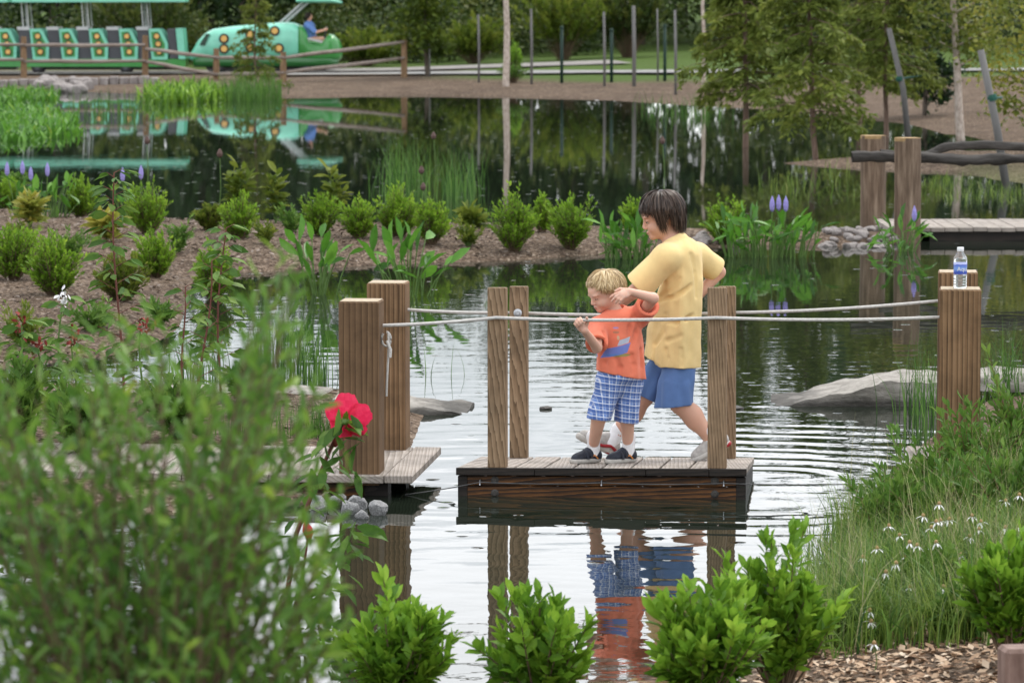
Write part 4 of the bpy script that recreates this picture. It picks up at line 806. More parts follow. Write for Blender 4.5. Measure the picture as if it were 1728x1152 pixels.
rope('pull_rope', 'near pull rope strung from post to post across the raft', [k0, f1, f2, P(1590, 535, 18.82)], .0085, 'rope', [('knot_loop', kn, .006), ('rope_tail', [P(655, 560, 19.06), P(656, 585, 19.05), P(653, 640, 19.06), P(652, 668, 19.07)], .006), ('rope_tail', [P(653, 575, 19.05), P(659, 590, 19.04), P(658, 603, 19.04)], .008)])
rope('pull_rope', 'far pull rope passing behind the children', [P(683, 522, 20.1), rl(.2, 1.052, .752), rl(1.287, 1.052, .752), P(1590, 507, 19.8)], .0085, 'rope')
rope('guide_cable', 'thin dark guide cable along the side of the raft', [P(684, 834, 19.1), rl(.118, -.008, -.07), rl(.72, -.008, -.07), rl(1.322, -.008, -.07), P(1560, 812, 18.9)], .0028, 'cable')
# bottle
M['plastic'] = newmat('clear_plastic')[0]; b_ = M['plastic'].node_tree.nodes['Principled BSDF']; b_.inputs['Base Color'].default_value = (.93, .96, .98, 1); b_.inputs['Roughness'].default_value = .08; b_.inputs['Transmission Weight'].default_value = .86; b_.inputs['IOR'].default_value = 1.2
M['cap_white'] = paint('white_cap', (.82, .84, .86), .4)
def labelmat():
    m, t, b, o = newmat('bottle_label'); n = N(t, 'TexNoise', Scale=26, Detail=3); t.links.new(coords(t), n.inputs['Vector'])
    sx = N(t, 'SeparateXYZ'); t.links.new(coords(t), sx.inputs[0])
    r0 = N(t, 'MapRange'); r0.inputs[1].default_value = .07; r0.inputs[2].default_value = .128; t.links.new(sx.outputs[2], r0.inputs[0])
    ad = N(t, 'Math', operation='MULTIPLY_ADD'); t.links.new(n.outputs[0], ad.inputs[0]); ad.inputs[1].default_value = .35; t.links.new(r0.outputs[0], ad.inputs[2])
    t.links.new(ramp(t, ad.outputs[0], [(.1, (.1, .13, .5)), (.35, (.05, .1, .5)), (.6, (.2, .36, .75)), (.95, (.04, .09, .48)), (1.12, (.45, .5, .8))]), b.inputs['Base Color']); b.inputs['Roughness'].default_value = .35; return m
bc, bz = RF; bp = np.array((bc[0] - .002, bc[1] - .01, bz + .0015)); g = thing('water_bottle', 'clear plastic water bottle with blue label standing on the right post', 'bottle', bp)
prof = [(.012, .004), (.03, .0), (.0325, .012), (.0325, .018), (.0305, .021), (.0325, .025), (.0325, .031), (.0305, .034), (.0325, .038), (.0325, .045), (.0305, .048), (.0325, .052), (.0325, .066), (.0315, .068), (.0315, .128), (.0325, .131), (.0325, .146), (.03, .152), (.016, .172), (.0135, .176), (.0135, .182)]
MB().lathe(bp, prof, 28).build('shell', M['plastic'], g, True); MB().lathe(bp, [(.0335 - .0012, .069), (.0328, .07), (.0328, .127), (.0323, .128)], 28).build('label', labelmat(), g, True)
MB().lathe(bp, [(.016, .178), (.0165, .18), (.0165, .197), (.0155, .199)], 20).build('cap', M['cap_white'], g, True)
cu = bpy.data.curves.new('txt', 'FONT'); cu.body = 'Aqua'; cu.size = .03; to = bpy.data.objects.new('txt', cu); COL.objects.link(to); bpy.context.view_layer.update()
tm = bpy.data.meshes.new_from_object(to.evaluated_get(bpy.context.evaluated_depsgraph_get())); bpy.data.objects.remove(to)
V = np.array([v.co[:] for v in tm.vertices]); F = [tuple(p.vertices) for p in tm.polygons]; an = (V[:, 0] - .02) / .0332
V2 = np.c_[bp[0] + .0335 * np.sin(an), bp[1] - .0335 * np.cos(an), bp[2] + .085 + V[:, 1]]
part('label_lettering', V2, F, M['cap_white'], g)
# rocks at the left landing
for i, (px, py, s, lab) in enumerate(((636, 868, (.055, .05, .06), 'wet grey rock standing in the water below the near left post'), (600, 858, (.075, .06, .05), 'flat grey rock touching the landing beam'), (588, 866, (.06, .05, .045), 'grey rock in front of the flat rock by the landing'), (566, 852, (.07, .05, .035), 'low dark rock at the water edge under the hibiscus'), (535, 858, (.08, .05, .04), 'dark wet rock left of the other landing rocks'), (610, 874, (.04, .035, .03), 'smallest wet rock between the landing rocks'))):
    p = G(px, py); me = RK[i].copy(); me.materials.append(M['rock']); o = bpy.data.objects.new('rock', me); COL.objects.link(o); o.location = (p[0], p[1], s[2] * .45); o.scale = s; o.rotation_euler = (.3 * i, .2, i * 1.3); tag(o, lab, 'rock', 'rocks at the left landing')
for px, py, s, lab in ((922, 690, (.045, .03, .018), 'small dark stone barely above water behind the raft'), (690, 695, (.05, .05, .02), 'dark stone at the tip of the left slab'), (1240, 690, (.07, .04, .02), 'dark stone in the water right of the raft posts')):
    p = G(px, py); me = RK[2].copy(); me.materials.append(M['iron']); o = bpy.data.objects.new('rock', me); COL.objects.link(o); o.location = (p[0], p[1], .004); o.scale = s; tag(o, lab, 'rock', 'dark stones in open water')

# ------------------------------------------------------------------ left bank planting
def stemplant(name, label, px, pb, pt, Y, nl, L, W, mat, seed, sm='stem_red', lean=0, head=None, indiv=True):
    rng = np.random.default_rng(seed); b = on(px, pb, Y); b[2] = max(b[2], -.05) - .03; q = P(px + lean, pt, Y); g = thing(name, label, 'plant', b); t = np.linspace(0, 1, 8)
    C = b + (q - b) * t[:, None] + np.c_[.02 * np.sin(t * 5 + seed), np.zeros(8), np.zeros(8)]; H = q[2] - b[2]
    V, F = tube_arr(C, .009 * np.linspace(1, .45, 8), 6); part('stem', V, F, M[sm], g, True); LP, LD, tb = [], [], []
    for k in range(nl):
        u = 1 - .8 * (k / nl) ** 1.1; i = min(6, int(u * 7)); p = C[i] + (C[i + 1] - C[i]) * (u * 7 - i); a = k * 2.4 + rng.random() * .6; pl = .05 + .09 * (1 - u) * H
        d = np.array((math.cos(a), math.sin(a), .5)); e = p + d * pl; tb.append(tube_arr(np.array([p, e]), [.003, .002], 3))
        for m in range(3): LP.append(e - d * pl * .25 * m); LD.append(d * (1, 1, 0) + np.array((math.cos(a + (m - 1) * 1.2), math.sin(a + (m - 1) * 1.2), -.35 - .3 * rng.random())))
    V, F = cat(tb); part('leaf_stalks', V, F, M[sm], g)
    LP, LD = np.array(LP), np.array(LD); m = len(LP); Ls, Ws = L * rng.uniform(.6, 1.15, m), W * rng.uniform(.7, 1.15, m)
    if indiv: leaf_objs(g, LP, LD, Ls, Ws, rng.random(m), M[mat], rng)
    else: V, F, r = leaves(LP, LD, Ls, Ws, 6, rng=rng); o = part('foliage', V, F, M[mat], g, True, r); o['kind'] = 'stuff'
    if head:
        D_ = rng.normal(size=(26, 3)) + np.array((0, 0, .4)); V, F, r = leaves(q + rng.normal(size=(26, 3)) * (.016, .016, .03), D_, .034 * rng.uniform(.6, 1.2, 26), .018, 6, rng=rng); part('bloom', V, F, M[head], g, True)['kind'] = 'stuff'
    return g
M['red_bloom'] = nmat('red_bloom', (.22, .04, .03), 40, rough=.8); M['white_bloom'] = nmat('white_bloom', (.8, .8, .8), 40, rough=.7, bmp=.1)
stemplant('hibiscus_plant', 'tallest upright hibiscus stem rising above the island at left', 204, 690, 292, 22.4, 34, .12, .045, 'leaf_weed', 1, lean=-10)
stemplant('hibiscus_plant', 'red-stemmed hibiscus with leafy top left of the willow-leaved bush', 368, 690, 385, 22.6, 28, .11, .045, 'leaf_weed', 2, lean=10)
stemplant('hibiscus_plant', 'slender hibiscus stem in front of the bright water strip', 315, 720, 484, 21.6, 14, .11, .045, 'leaf_weed', 3, lean=-8)
stemplant('hibiscus_plant', 'leaning red hibiscus stem beside the slender one', 335, 720, 440, 21.9, 14, .11, .045, 'leaf_weed', 4, lean=20)
for i, (px, pb, pt, hd, lab) in enumerate(((28, 760, 548, 'red_bloom', 'leafy plant with a dark red bloom at the left edge'), (62, 770, 590, 'red_bloom', 'leafy plant with a lower dark red bloom at left'), (122, 760, 572, 'red_bloom', 'leafy plant with a brown-red bloom left of the tallest stem'), (238, 760, 552, 'red_bloom', 'leafy plant with a rusty bloom right of the tallest stem'), (102, 720, 508, 'white_bloom', 'leafy plant with one white bloom on the left bank'))):
    stemplant('flowering_plant', lab, px, pb, pt, 20.4 if i < 4 else 21.5, 16, .1, .04, 'leaf_weed', 10 + i, 'stem_green', 4, hd, False)
for i, (px, pb, wd, hp, Y, lab) in enumerate(((20, 760, 150, 150, 20.2, 'leafy weeds at the left edge below the red blooms'), (140, 770, 150, 130, 19.9, 'leafy weeds below the brown-red bloom'), (300, 745, 130, 100, 20.6, 'leafy weeds around the slender hibiscus stem'), (420, 690, 70, 60, 22.6, 'low leafy weed on the bank left of the big posts'))):
    b = on(px, pb, Y); s = FPX / Y; shrub('leafy_weed', lab, 'weeds', b, wd / 2 / s, wd / 2 / s, hp / s, 60, 12, .085, .028, M['leaf_weed'], M['stem_green'], 400 + i, tpl=6, group='leafy weeds on the left bank', up=.2, rosette=.75)
# scarlet hibiscus in front of the left landing
M['petal'] = leafmat('petal', [(.1, (.62, .01, .05)), (.5, (.8, .025, .09)), (.95, (.85, .06, .13))], .3, .5, .3)
def petal_mesh():
    nu, nv = 9, 7; V = []
    for i in range(nu):
        u = i / (nu - 1)
        for j in range(nv):
            v = (j / (nv - 1) - .5) * 2; wd = .46 * math.sin(min(1, u * 1.06) * 2.5) ** .9 + .03
            V.append((v * wd, u * (1 - .1 * v * v), .28 * u * u + .05 * math.sin(v * 7 + u * 4) * u + .1 * v * v))
    return mesh_np('petal', np.array(V), gridF(nu, nv), True, np.clip(RNG.random((nu - 1) * (nv - 1)) * .4 + .3, 0, 1))
PET = petal_mesh(); PET.materials.append(M['petal'])
rng = np.random.default_rng(50); Yh = 15.6; hb = G(470, 1030); hb = np.array((P(478, 1000, Yh)[0], Yh, -.05)); fl = P(586, 706, Yh)
g = thing('hibiscus_plant', 'hibiscus with one open scarlet flower in front of the left landing', 'plant', hb)
stm = np.array([hb, P(500, 900, Yh), P(528, 830, Yh), P(552, 770, Yh), P(572, 725, Yh), fl - (.0, .02, 0)]); V, F = tube_arr(stm, [.011, .01, .009, .008, .006, .005], 7); part('stem', V, F, M['stem_red'], g, True)
st2 = np.array([hb + (.03, 0, 0), P(505, 1000, Yh - .1), P(515, 940, Yh - .1), P(520, 900, Yh - .1)]); V, F = tube_arr(st2, [.009, .008, .006, .005], 6); part('side_stem', V, F, M['stem_red'], g, True)
st3 = np.array([hb + (.05, .02, 0), P(555, 985, Yh), P(585, 920, Yh), P(600, 880, Yh)]); V, F = tube_arr(st3, [.008, .006, .005, .003], 6); part('side_stem', V, F, M['stem_green'], g, True)
ax = nrm((.28, .85, .3)); e1 = nrm(np.cross(ax, (0, 0, 1))); e2 = np.cross(e1, ax)
for k in range(5):
    a = k * 2 * math.pi / 5 + .3; o = bpy.data.objects.new('petal', PET); COL.objects.link(o); o.parent = g
    y = math.cos(a) * e1 + math.sin(a) * e2; x = np.cross(y, ax); L = .1 * rng.uniform(.9, 1.12); q = fl - hb - ax * .02 + ax * .002 * k
    Mx = np.stack([x * L, y * L, ax * L], 1); o.matrix_basis = Matrix([(*Mx[i], q[i]) for i in range(3)] + [(0, 0, 0, 1)])
MB().lathe(fl, [(.006, -.045), (.016, -.03), (.02, -.01), (.01, .005)], 10, ax).build('calyx', M['stem_green'], g, True)
sp = [(fl - ax * .03, nrm(math.cos(a) * e1 + math.sin(a) * e2 - ax * .1)) for a in np.arange(5) * 1.257]
leaf_objs(g, np.array([s[0] for s in sp]), np.array([s[1] for s in sp]), np.full(5, .05), np.full(5, .026), rng.random(5) * .5 + .3, M['leaf_island'], rng, name='sepal')
MB().lathe(P(566, 746, Yh), [(.004, -.02), (.014, -.008), (.012, .01), (.002, .02)], 9).build('bud', M['red_bloom'], g, True); 
bq = P(520, 897, Yh - .1); MB().lathe(bq, [(.006, -.03), (.02, -.01), (.022, .01), (.012, .035), (.003, .045)], 10, nrm((-.3, 0, 1))).build('bud', M['petal'], g, True)
LP, LD = [], []
for c, n, sp_ in ((stm, 34, .09), (st2, 20, .09), (st3, 30, .08)):
    for k in range(n):
        u = (.25 + .75 * (k + rng.random()) / n) * (len(c) - 1.001); i = int(u); p = c[i] + (c[i + 1] - c[i]) * (u - i); a = k * 2.4; d = np.array((math.cos(a), math.sin(a), rng.uniform(-.6, .35))); LP.append(p + d * sp_ * rng.uniform(.1, .9)); LD.append(d + (0, 0, -.4))
for px, py in ((585, 742), (600, 750), (572, 690), (592, 700), (578, 770), (590, 790), (540, 770), (525, 790), (548, 745), (610, 745), (600, 795)):
    LP.append(P(px, py, Yh - .06)); LD.append(np.array((rng.normal() * .6, -.2, -.6)))
LP, LD = np.array(LP), np.array(LD); m = len(LP); leaf_objs(g, LP, LD, .105 * rng.uniform(.7, 1.2, m), .042 * rng.uniform(.8, 1.2, m), rng.random(m) * .8, M['leaf_weed'], rng)

# ------------------------------------------------------------------ right bank: weeds, sedge, grass
for i, (px, pb, wd, hp, Y, lab) in enumerate(((1650, 800, 190, 150, 18.1, 'tangle of small-leaved weeds at the foot of the bottle post'), (1555, 840, 190, 130, 17.7, 'small-leaved weeds leaning over the water left of the bottle post'), (1740, 780, 170, 180, 18.4, 'tall weeds at the right edge beside the bottle post'), (1500, 900, 150, 120, 16.8, 'low weeds trailing at the water edge right of the raft'), (1610, 900, 200, 130, 16.8, 'dense weeds behind the white sedge flowers'), (1720, 900, 190, 150, 16.6, 'dense weeds behind the shrub at the right edge'), (1560, 985, 130, 90, 15.0, 'loose weeds among the sedge flowers'), (1450, 1010, 110, 70, 14.6, 'loose weeds in the grass right of the largest glossy shrub'), (1630, 1040, 120, 70, 14.2, 'loose weeds low in the grass above the mulch edge'))):
    b = on(px, pb, Y); s = FPX / Y; shrub('bank_weeds', lab, 'weeds', b, wd / 2 / s, wd / 2 / s * 1.1, hp / s, 150, 18, .06, .019, M['leaf_weed'], M['stem_red'], 500 + i, tpl=6, group='weeds on the right bank', up=.1, rosette=.9, low=.08, stemr=.003, jag=.6)
rng = np.random.default_rng(60); pg = [(1440, 900), (1520, 860), (1760, 840), (1780, 1080), (1640, 1085), (1480, 1100), (1330, 1100), (1400, 990)]; B = []
while len(B) < 900:
    x, y = rng.uniform(1330, 1780), rng.uniform(850, 1105)
    if poly_sd(np.array([x]), np.array([y]), pg)[0] > 0: p = on(x, y) if len(B) < 260 else B[rng.integers(0, 260)] + np.r_[rng.normal(size=2) * .08, 0]; p[2] = max(TZ(p[0], p[1]), 0) - .01; B.append(p)
V, F, r = blades(np.array(B), 11000, .26, .0055, .06, rng, .95, hv=.6); stuff('long_grass', 'long green grass covering the right bank down to the water', 'grass', V, F, r, M['grass'])
V, F, r = blades(np.array(B), 900, .3, .011, .06, rng, 1.3, seg=4, hv=.5); stuff('broad_grass', 'broad arching grass blades among the fine grass on the right bank', 'grass', V, F, r, M['reed'])
V, F, r = blades(np.array(B)[rng.integers(0, 900, 160)], 500, .42, .004, .04, rng, .6); stuff('seeding_grass', 'thin pale seeding grass stalks standing above the right bank grass', 'grass', V, F, r, nmat('straw', (.4, .36, .2), 30, rough=.8))
fx = [(1585, 850), (1558, 870), (1580, 880), (1587, 878), (1602, 876), (1572, 890), (1500, 887), (1518, 903), (1535, 915), (1548, 920), (1528, 938), (1541, 950), (1569, 922), (1580, 915), (1655, 880), (1640, 870), (1697, 845), (1720, 835), (1720, 888), (1697, 890), (1652, 893), (1636, 905), (1495, 965), (1535, 990), (1592, 990), (1468, 1030), (1470, 1048), (1475, 1085), (1456, 940), (1512, 950), (1575, 945), (1620, 935), (1480, 925)]
for i, (px, py) in enumerate(fx):
    Y = 15.8 - (py - 850) / 240 * 2.2 + rng.normal() * .15; q = P(px, py, Y); b = np.array((q[0] + rng.normal() * .03, Y, TZ(q[0], Y) - .02)); g = thing('sedge_flower', 'small white star-sedge flower with drooping bracts in the right bank grass', 'flower', b, 'white star-sedge flowers')
    V, F = tube_arr(np.array([b, (b + q) / 2 + (.01, 0, 0), q]), [.0025, .002, .0018], 4); part('stalk', V, F, M['stem_green'], g)
    a = np.arange(6) * 1.05 + rng.random(); D = np.c_[np.cos(a) * .75, np.sin(a) * .75, -.55 + rng.normal(size=6) * .25]; V, F, r = leaves(np.repeat(q[None], 6, 0), D, .034, .008, 6, rng=rng, up=np.tile((0, 0, 1.), (6, 1))); part('bracts', V, F, M['white_bloom'], g, True)
    MB().lathe(q, [(.002, -.006), (.009, .0), (.007, .008), (.001, .012)], 7).build('flower_head', M['cut_end'], g, True)

# ------------------------------------------------------------------ near shrubs, willow-leaved bush, chips, stump
for i, (px, Y, x0, x1, top, n, lab) in enumerate(((665, 13.1, 545, 775, 1010, 120, 'glossy shrub at the bottom edge beside the willow-leaved bush'), (912, 13.0, 800, 1020, 1000, 110, 'glossy shrub at the bottom edge below the left raft posts'), (1185, 12.7, 1055, 1320, 968, 130, 'glossy shrub at the bottom edge in front of the red reflection'), (1318, 13.4, 1195, 1440, 902, 150, 'largest glossy shrub growing at the edge of the right mulch'), (1705, 13.4, 1600, 1800, 908, 120, 'bright glossy shrub at the right edge above the mulch'))):
    b = on(px, 1100, Y); s = FPX / Y; h = P(px, top, Y)[2] - b[2]; rx = (x1 - x0) / 2 / s * .82
    shrub('glossy_shrub', lab, 'shrub', b, rx, rx * .85, h * .95, int(n * .8), 17, .068, .03, M['leaf_shrub'], M['stem'], 600 + i, tpl=6, indiv=290, group='glossy shrubs along the near bank', low=.12 if i < 4 else .3, up=.35, rosette=.5, jag=.42, lean=((b[0] * 0), 0), stemr=.006)
def willow():
    rng = np.random.default_rng(900); Y = 6.6; b = on(235, 1100, Y); g = thing('willow_leaved_bush', 'large out-of-focus narrow-leaved bush filling the lower left', 'bush', b); tb, LP, LD, R0 = [], [], [], []
    tips = [(480, 445), (500, 480), (452, 505), (420, 575), (165, 570), (150, 600), (330, 610), (305, 640), (60, 600), (20, 640), (230, 640), (380, 660), (540, 650), (520, 720), (590, 800), (560, 860), (600, 920), (590, 1050), (575, 1120), (-30, 700), (100, 680), (440, 620), (270, 600)]
    tips += [(470, 430), (505, 445), (490, 510), (440, 470), (510, 560), (470, 580), (430, 530), (460, 620)]
    for k in range(235): x = rng.uniform(-70, 570); tips.append((x, rng.uniform(565 + 55 * math.sin(x / 45.) + max(0, x - 470) * 1.6, 1150)))
    for tx_, ty in tips:
        yy = Y + rng.normal() * .28; q = P(tx_, ty, yy); a = b + np.array((rng.normal() * .05, rng.normal() * .05, -.03)); m = a + (q - a) * .5 + np.array((-(q[0] - a[0]) * .22, 0, .1 * (q[2] - a[2]))) + rng.normal(size=3) * .04
        t = np.linspace(0, 1, 9)[:, None]; C = (1 - t) ** 2 * a + 2 * t * (1 - t) * m + t ** 2 * q; tb.append(tube_arr(C, .0042 * np.linspace(1, .22, 9), 4)); n = 22; tone = rng.random()
        for k in range(n):
            u = 1 - .5 * k / n; i = min(7, int(u * 8)); p = C[i] + (C[i + 1] - C[i]) * (u * 8 - i); td = nrm(C[i + 1] - C[i]); az = k * 2.4 + rng.random(); e1 = nrm(np.cross(td, (.2, 1, .1))); e2 = np.cross(td, e1)
            LP.append(p); LD.append(td * rng.uniform(.6, 1.3) + .8 * (math.cos(az) * e1 + math.sin(az) * e2) + rng.normal(size=3) * .15); R0.append(min(1, tone * .35 + rng.random() * .4 + .3 * (k < 5) * rng.random()))
    V, F = cat(tb); part('branches', V, F, M['stem'], g)['kind'] = 'stuff'; LP, LD, R0 = np.array(LP), nrm(np.array(LD)), np.array(R0); n = len(LP); L = .045 * rng.uniform(.6, 1.25, n); W = .013 * rng.uniform(.8, 1.2, n); ix = np.argsort(LP[:, 1] + rng.normal(size=n) * .1)
    leaf_objs(g, LP[ix[:295]], LD[ix[:295]], L[ix[:295]], W[ix[:295]], R0[ix[:295]], M['leaf_willow'], rng); j = ix[295:]
    V, F, r = leaves(LP[j], LD[j], L[j], W[j], 6, rnd=R0[j], rng=rng); o = part('foliage', V, F, M['leaf_willow'], g, True, r); o['kind'] = 'stuff'
willow()
def chips(name, label, n, xr, yr, size, mat, seed, cond):
    rng = np.random.default_rng(seed); x, y = rng.uniform(*xr, n), rng.uniform(*yr, n); z = terrain(x, y); k = (z > .012) & cond(x, y); x, y, z = x[k], y[k], z[k]; n = len(x)
    a = rng.uniform(0, 6.28, n); d = np.c_[np.cos(a), np.sin(a), rng.normal(size=n) * .25]; L = size * rng.uniform(.5, 1.5, n); V, F, r = leaves(np.c_[x, y, z + .004], d, L, L * rng.uniform(.25, .6, n), 1, up=nrm(np.c_[rng.normal(size=(n, 2)) * .3, np.ones(n)]), rng=rng); stuff(name, label, 'wood chips', V, F, r, M[mat])
chips('wood_chips', 'loose pale wood chips on the mulch at the lower right', 26000, (.5, 3.2), (9, 15), .042, 'chip', 71, lambda x, y: np.ones(len(x), bool))
chips('wood_chips', 'grey-brown wood chips on the left bank and island', 26000, (-6, .3), (18, 42), .05, 'chip_grey', 72, lambda x, y: np.ones(len(x), bool))
q = P(1742, 1096, 12.0); g_ = on(1742, 1130, 12.0); o = MB().box((q[0] + .005, 12.07, (q[2] + g_[2] - .1) / 2), (.095, .06, (q[2] - g_[2] + .1) / 2), rotz(.12), .012).build('wooden_stump_post', nmat('old_red_wood', [(.3, (.12, .075, .06)), (.7, (.26, .18, .15))], 12, (2, 2, .5), .85)); tag(o, 'short reddish timber post end cut off by the lower right corner', 'post')
# ------------------------------------------------------------------ people: signed-distance sculpting, one continuous body mesh each
class SDF:
    def __init__(s, lo, hi, h):
        s.lo = np.array(lo, float); s.h = h; s.n = np.ceil((np.array(hi) - s.lo) / h).astype(int) + 1; s.f = np.full(s.n, .2, np.float32)
    def block(s, lo, hi, m):
        a = np.maximum(np.floor((np.array(lo) - m - s.lo) / s.h).astype(int), 0); b = np.minimum(np.ceil((np.array(hi) + m - s.lo) / s.h).astype(int) + 1, s.n)
        if np.any(b <= a): return None, None
        g = np.stack(np.meshgrid(*[s.lo[i] + s.h * np.arange(a[i], b[i]) for i in range(3)], indexing='ij'), -1).astype(np.float32)
        return tuple(slice(a[i], b[i]) for i in range(3)), g
    def put(s, sl, d, k, op='u'):
        f = s.f[sl]
        if op == 'u': h = np.clip(.5 + .5 * (f - d) / k, 0, 1); s.f[sl] = f * (1 - h) + d * h - k * h * (1 - h)
        elif op == 's': h = np.clip(.5 - .5 * (f + d) / k, 0, 1); s.f[sl] = f * (1 - h) - d * h + k * h * (1 - h)
        return s
    def rc(s, a, b, ra, rb, k=.012, op='u', cut=(), sq=None):
        a, b = np.array(a, float), np.array(b, float); r = max(ra, rb); sl, g = s.block(np.minimum(a, b) - r, np.maximum(a, b) + r, k * 2 + s.h * 3)
        if sl is None: return s
        ab = b - a; q = g - a.astype(np.float32); t = np.clip((q @ ab) / (ab @ ab + 1e-12), 0, 1); e = q - t[..., None] * ab
        if sq is not None: ax, sc_ = sq; ax = nrm(ax); c = e @ ax; e = e + (c * (1 / sc_ - 1))[..., None] * ax
        d = np.linalg.norm(e, axis=-1) - (ra + (rb - ra) * t)
        for p, n in cut: d = np.maximum(d, (g - np.array(p)) @ nrm(n))
        return s.put(sl, d.astype(np.float32), k, op)
    def el(s, c, r, R=None, k=.012, op='u', cut=()):
        c = np.array(c, float); r = np.array(r, float); m = r.max(); sl, g = s.block(c - m, c + m, k * 2 + s.h * 3)
        if sl is None: return s
        q = g - c.astype(np.float32)
        if R is not None: q = q @ R
        l0 = np.linalg.norm(q / r, axis=-1); l1 = np.linalg.norm(q / (r * r), axis=-1); d = l0 * (l0 - 1) / np.maximum(l1, 1e-6)
        for p, n in cut: d = np.maximum(d, (g - np.array(p)) @ nrm(n))
        return s.put(sl, d.astype(np.float32), k, op)
    def loft(s, pts, S, rs, rf, k=.015, cut=(), fold=None):
        """elliptic tube along a polyline; S = side axis, rs side radii, rf depth radii at each point"""
        A = np.array(pts, float); S = nrm(S); r = max(max(rs), max(rf)); sl, g = s.block(A.min(0) - r, A.max(0) + r, k * 2 + s.h * 3); best = None
        for i in range(len(A) - 1):
            ab = A[i + 1] - A[i]; q = g - A[i].astype(np.float32); t = np.clip((q @ ab) / (ab @ ab), 0, 1); e = q - t[..., None] * ab; ax = nrm(ab); Fv = nrm(np.cross(ax, S)); S2 = np.cross(Fv, ax)
            a_, b_ = rs[i] + (rs[i + 1] - rs[i]) * t, rf[i] + (rf[i + 1] - rf[i]) * t; x, y, z = e @ S2, e @ Fv, e @ ax
            l = np.sqrt((x / a_) ** 2 + (y / b_) ** 2 + (z / np.minimum(a_, b_)) ** 2); d = (l - 1) * np.minimum(a_, b_)
            if fold is not None: d = d + fold(g, np.arctan2(y / b_, x / a_), (i + t) / (len(A) - 1))
            best = d if best is None else np.minimum(best, d)
        for p, n in cut: best = np.maximum(best, (g - np.array(p)) @ nrm(n))
        return s.put(sl, best.astype(np.float32), k)
    def mesh(s):
        f = s.f; ins = f < 0; nx, ny, nz_ = f.shape; C = np.zeros((nx - 1, ny - 1, nz_ - 1), np.uint8)
        off = [(i, j, k) for i in (0, 1) for j in (0, 1) for k in (0, 1)]
        for i, j, k in off: C += ins[i:nx - 1 + i, j:ny - 1 + j, k:nz_ - 1 + k]
        I = np.argwhere((C > 0) & (C < 8)); ID = np.full(C.shape, -1, np.int32); ID[tuple(I.T)] = np.arange(len(I)); acc = np.zeros((len(I), 3)); cnt = np.zeros(len(I))
        for a in off:
            for ax in range(3):
                if a[ax]: continue
                b = list(a); b[ax] = 1; fa = f[I[:, 0] + a[0], I[:, 1] + a[1], I[:, 2] + a[2]]; fb = f[I[:, 0] + b[0], I[:, 1] + b[1], I[:, 2] + b[2]]; m = (fa < 0) != (fb < 0)
                t = fa[m] / (fa[m] - fb[m]); p = np.tile(np.array(a, float), (m.sum(), 1)); p[:, ax] += t; acc[m] += p; cnt[m] += 1
        V = s.lo + s.h * (I + acc / cnt[:, None]); Fq = []
        for ax in range(3):
            u, v = (ax + 1) % 3, (ax + 2) % 3; sa = [slice(None)] * 3; sb = [slice(None)] * 3; sa[ax] = slice(0, -1); sb[ax] = slice(1, None); E = np.argwhere(ins[tuple(sa)] != ins[tuple(sb)])
            E = E[(E[:, u] > 0) & (E[:, v] > 0) & (E[:, u] < f.shape[u] - 1) & (E[:, v] < f.shape[v] - 1)]; pos = ins[E[:, 0], E[:, 1], E[:, 2]]; q = []
            for du, dv in ((-1, -1), (0, -1), (0, 0), (-1, 0)): c = E.copy(); c[:, u] += du; c[:, v] += dv; q.append(ID[tuple(c.T)])
            q = np.stack(q, 1); q[~pos] = q[~pos][:, ::-1]; Fq.append(q)
        return V, np.concatenate(Fq)
    def build(s, name, mat, par): V, F = s.mesh(); return part(name, V, F, mat, par, True)
def flatmat(name, c, rough=.6, var=.12, scale=18, sss=0, bmp=0, spec=.3):
    m, t, b, o = newmat(name); n = N(t, 'TexNoise', Scale=scale, Detail=4); t.links.new(coords(t), n.inputs['Vector']); t.links.new(ramp(t, n.outputs[0], [(.3, tuple(x * (1 - var) for x in c)), (.7, tuple(min(1, x * (1 + var)) for x in c))]), b.inputs['Base Color'])
    b.inputs['Roughness'].default_value = rough; b.inputs['Specular IOR Level'].default_value = spec
    if sss: b.inputs['Subsurface Weight'].default_value = sss; b.inputs['Subsurface Radius'].default_value = (.012, .005, .003); b.inputs['Subsurface Scale'].default_value = .6
    if bmp: bump(t, b, n.outputs[0], bmp, .004)
    return m
M['skin_child'] = flatmat('skin_child', (.66, .4, .3), .5, .07, 9, .25); M['skin_older'] = flatmat('skin_older', (.58, .33, .235), .5, .08, 9, .2)
M['sock'] = flatmat('sock', (.8, .8, .82), .9, .06, 60, 0, .4); M['shoe_navy'] = flatmat('shoe_navy', (.018, .022, .035), .5, .3, 50); M['shoe_grey'] = flatmat('shoe_grey', (.38, .36, .34), .6, .2, 50); M['sole'] = flatmat('sole', (.45, .43, .4), .7, .15, 40); M['shoe_red'] = flatmat('shoe_red', (.3, .015, .02), .4, .2, 40); M['sole_dark'] = flatmat('sole_dark', (.05, .045, .04), .7, .2)
M['orange_accent'] = flatmat('orange_accent', (.7, .25, .05), .5); M['lip'] = flatmat('lip', (.5, .18, .15), .45); M['eye_white'] = flatmat('eye_white', (.7, .7, .7), .2, .02); M['eye_dark'] = flatmat('eye_dark', (.02, .015, .012), .25)
def hairmat(name, stops):
    m, t, b, o = newmat(name); a = N(t, 'Attribute', attribute_name='rnd'); t.links.new(ramp(t, a.outputs['Fac'], stops), b.inputs['Base Color']); b.inputs['Roughness'].default_value = .42; b.inputs['Specular IOR Level'].default_value = .35; return m
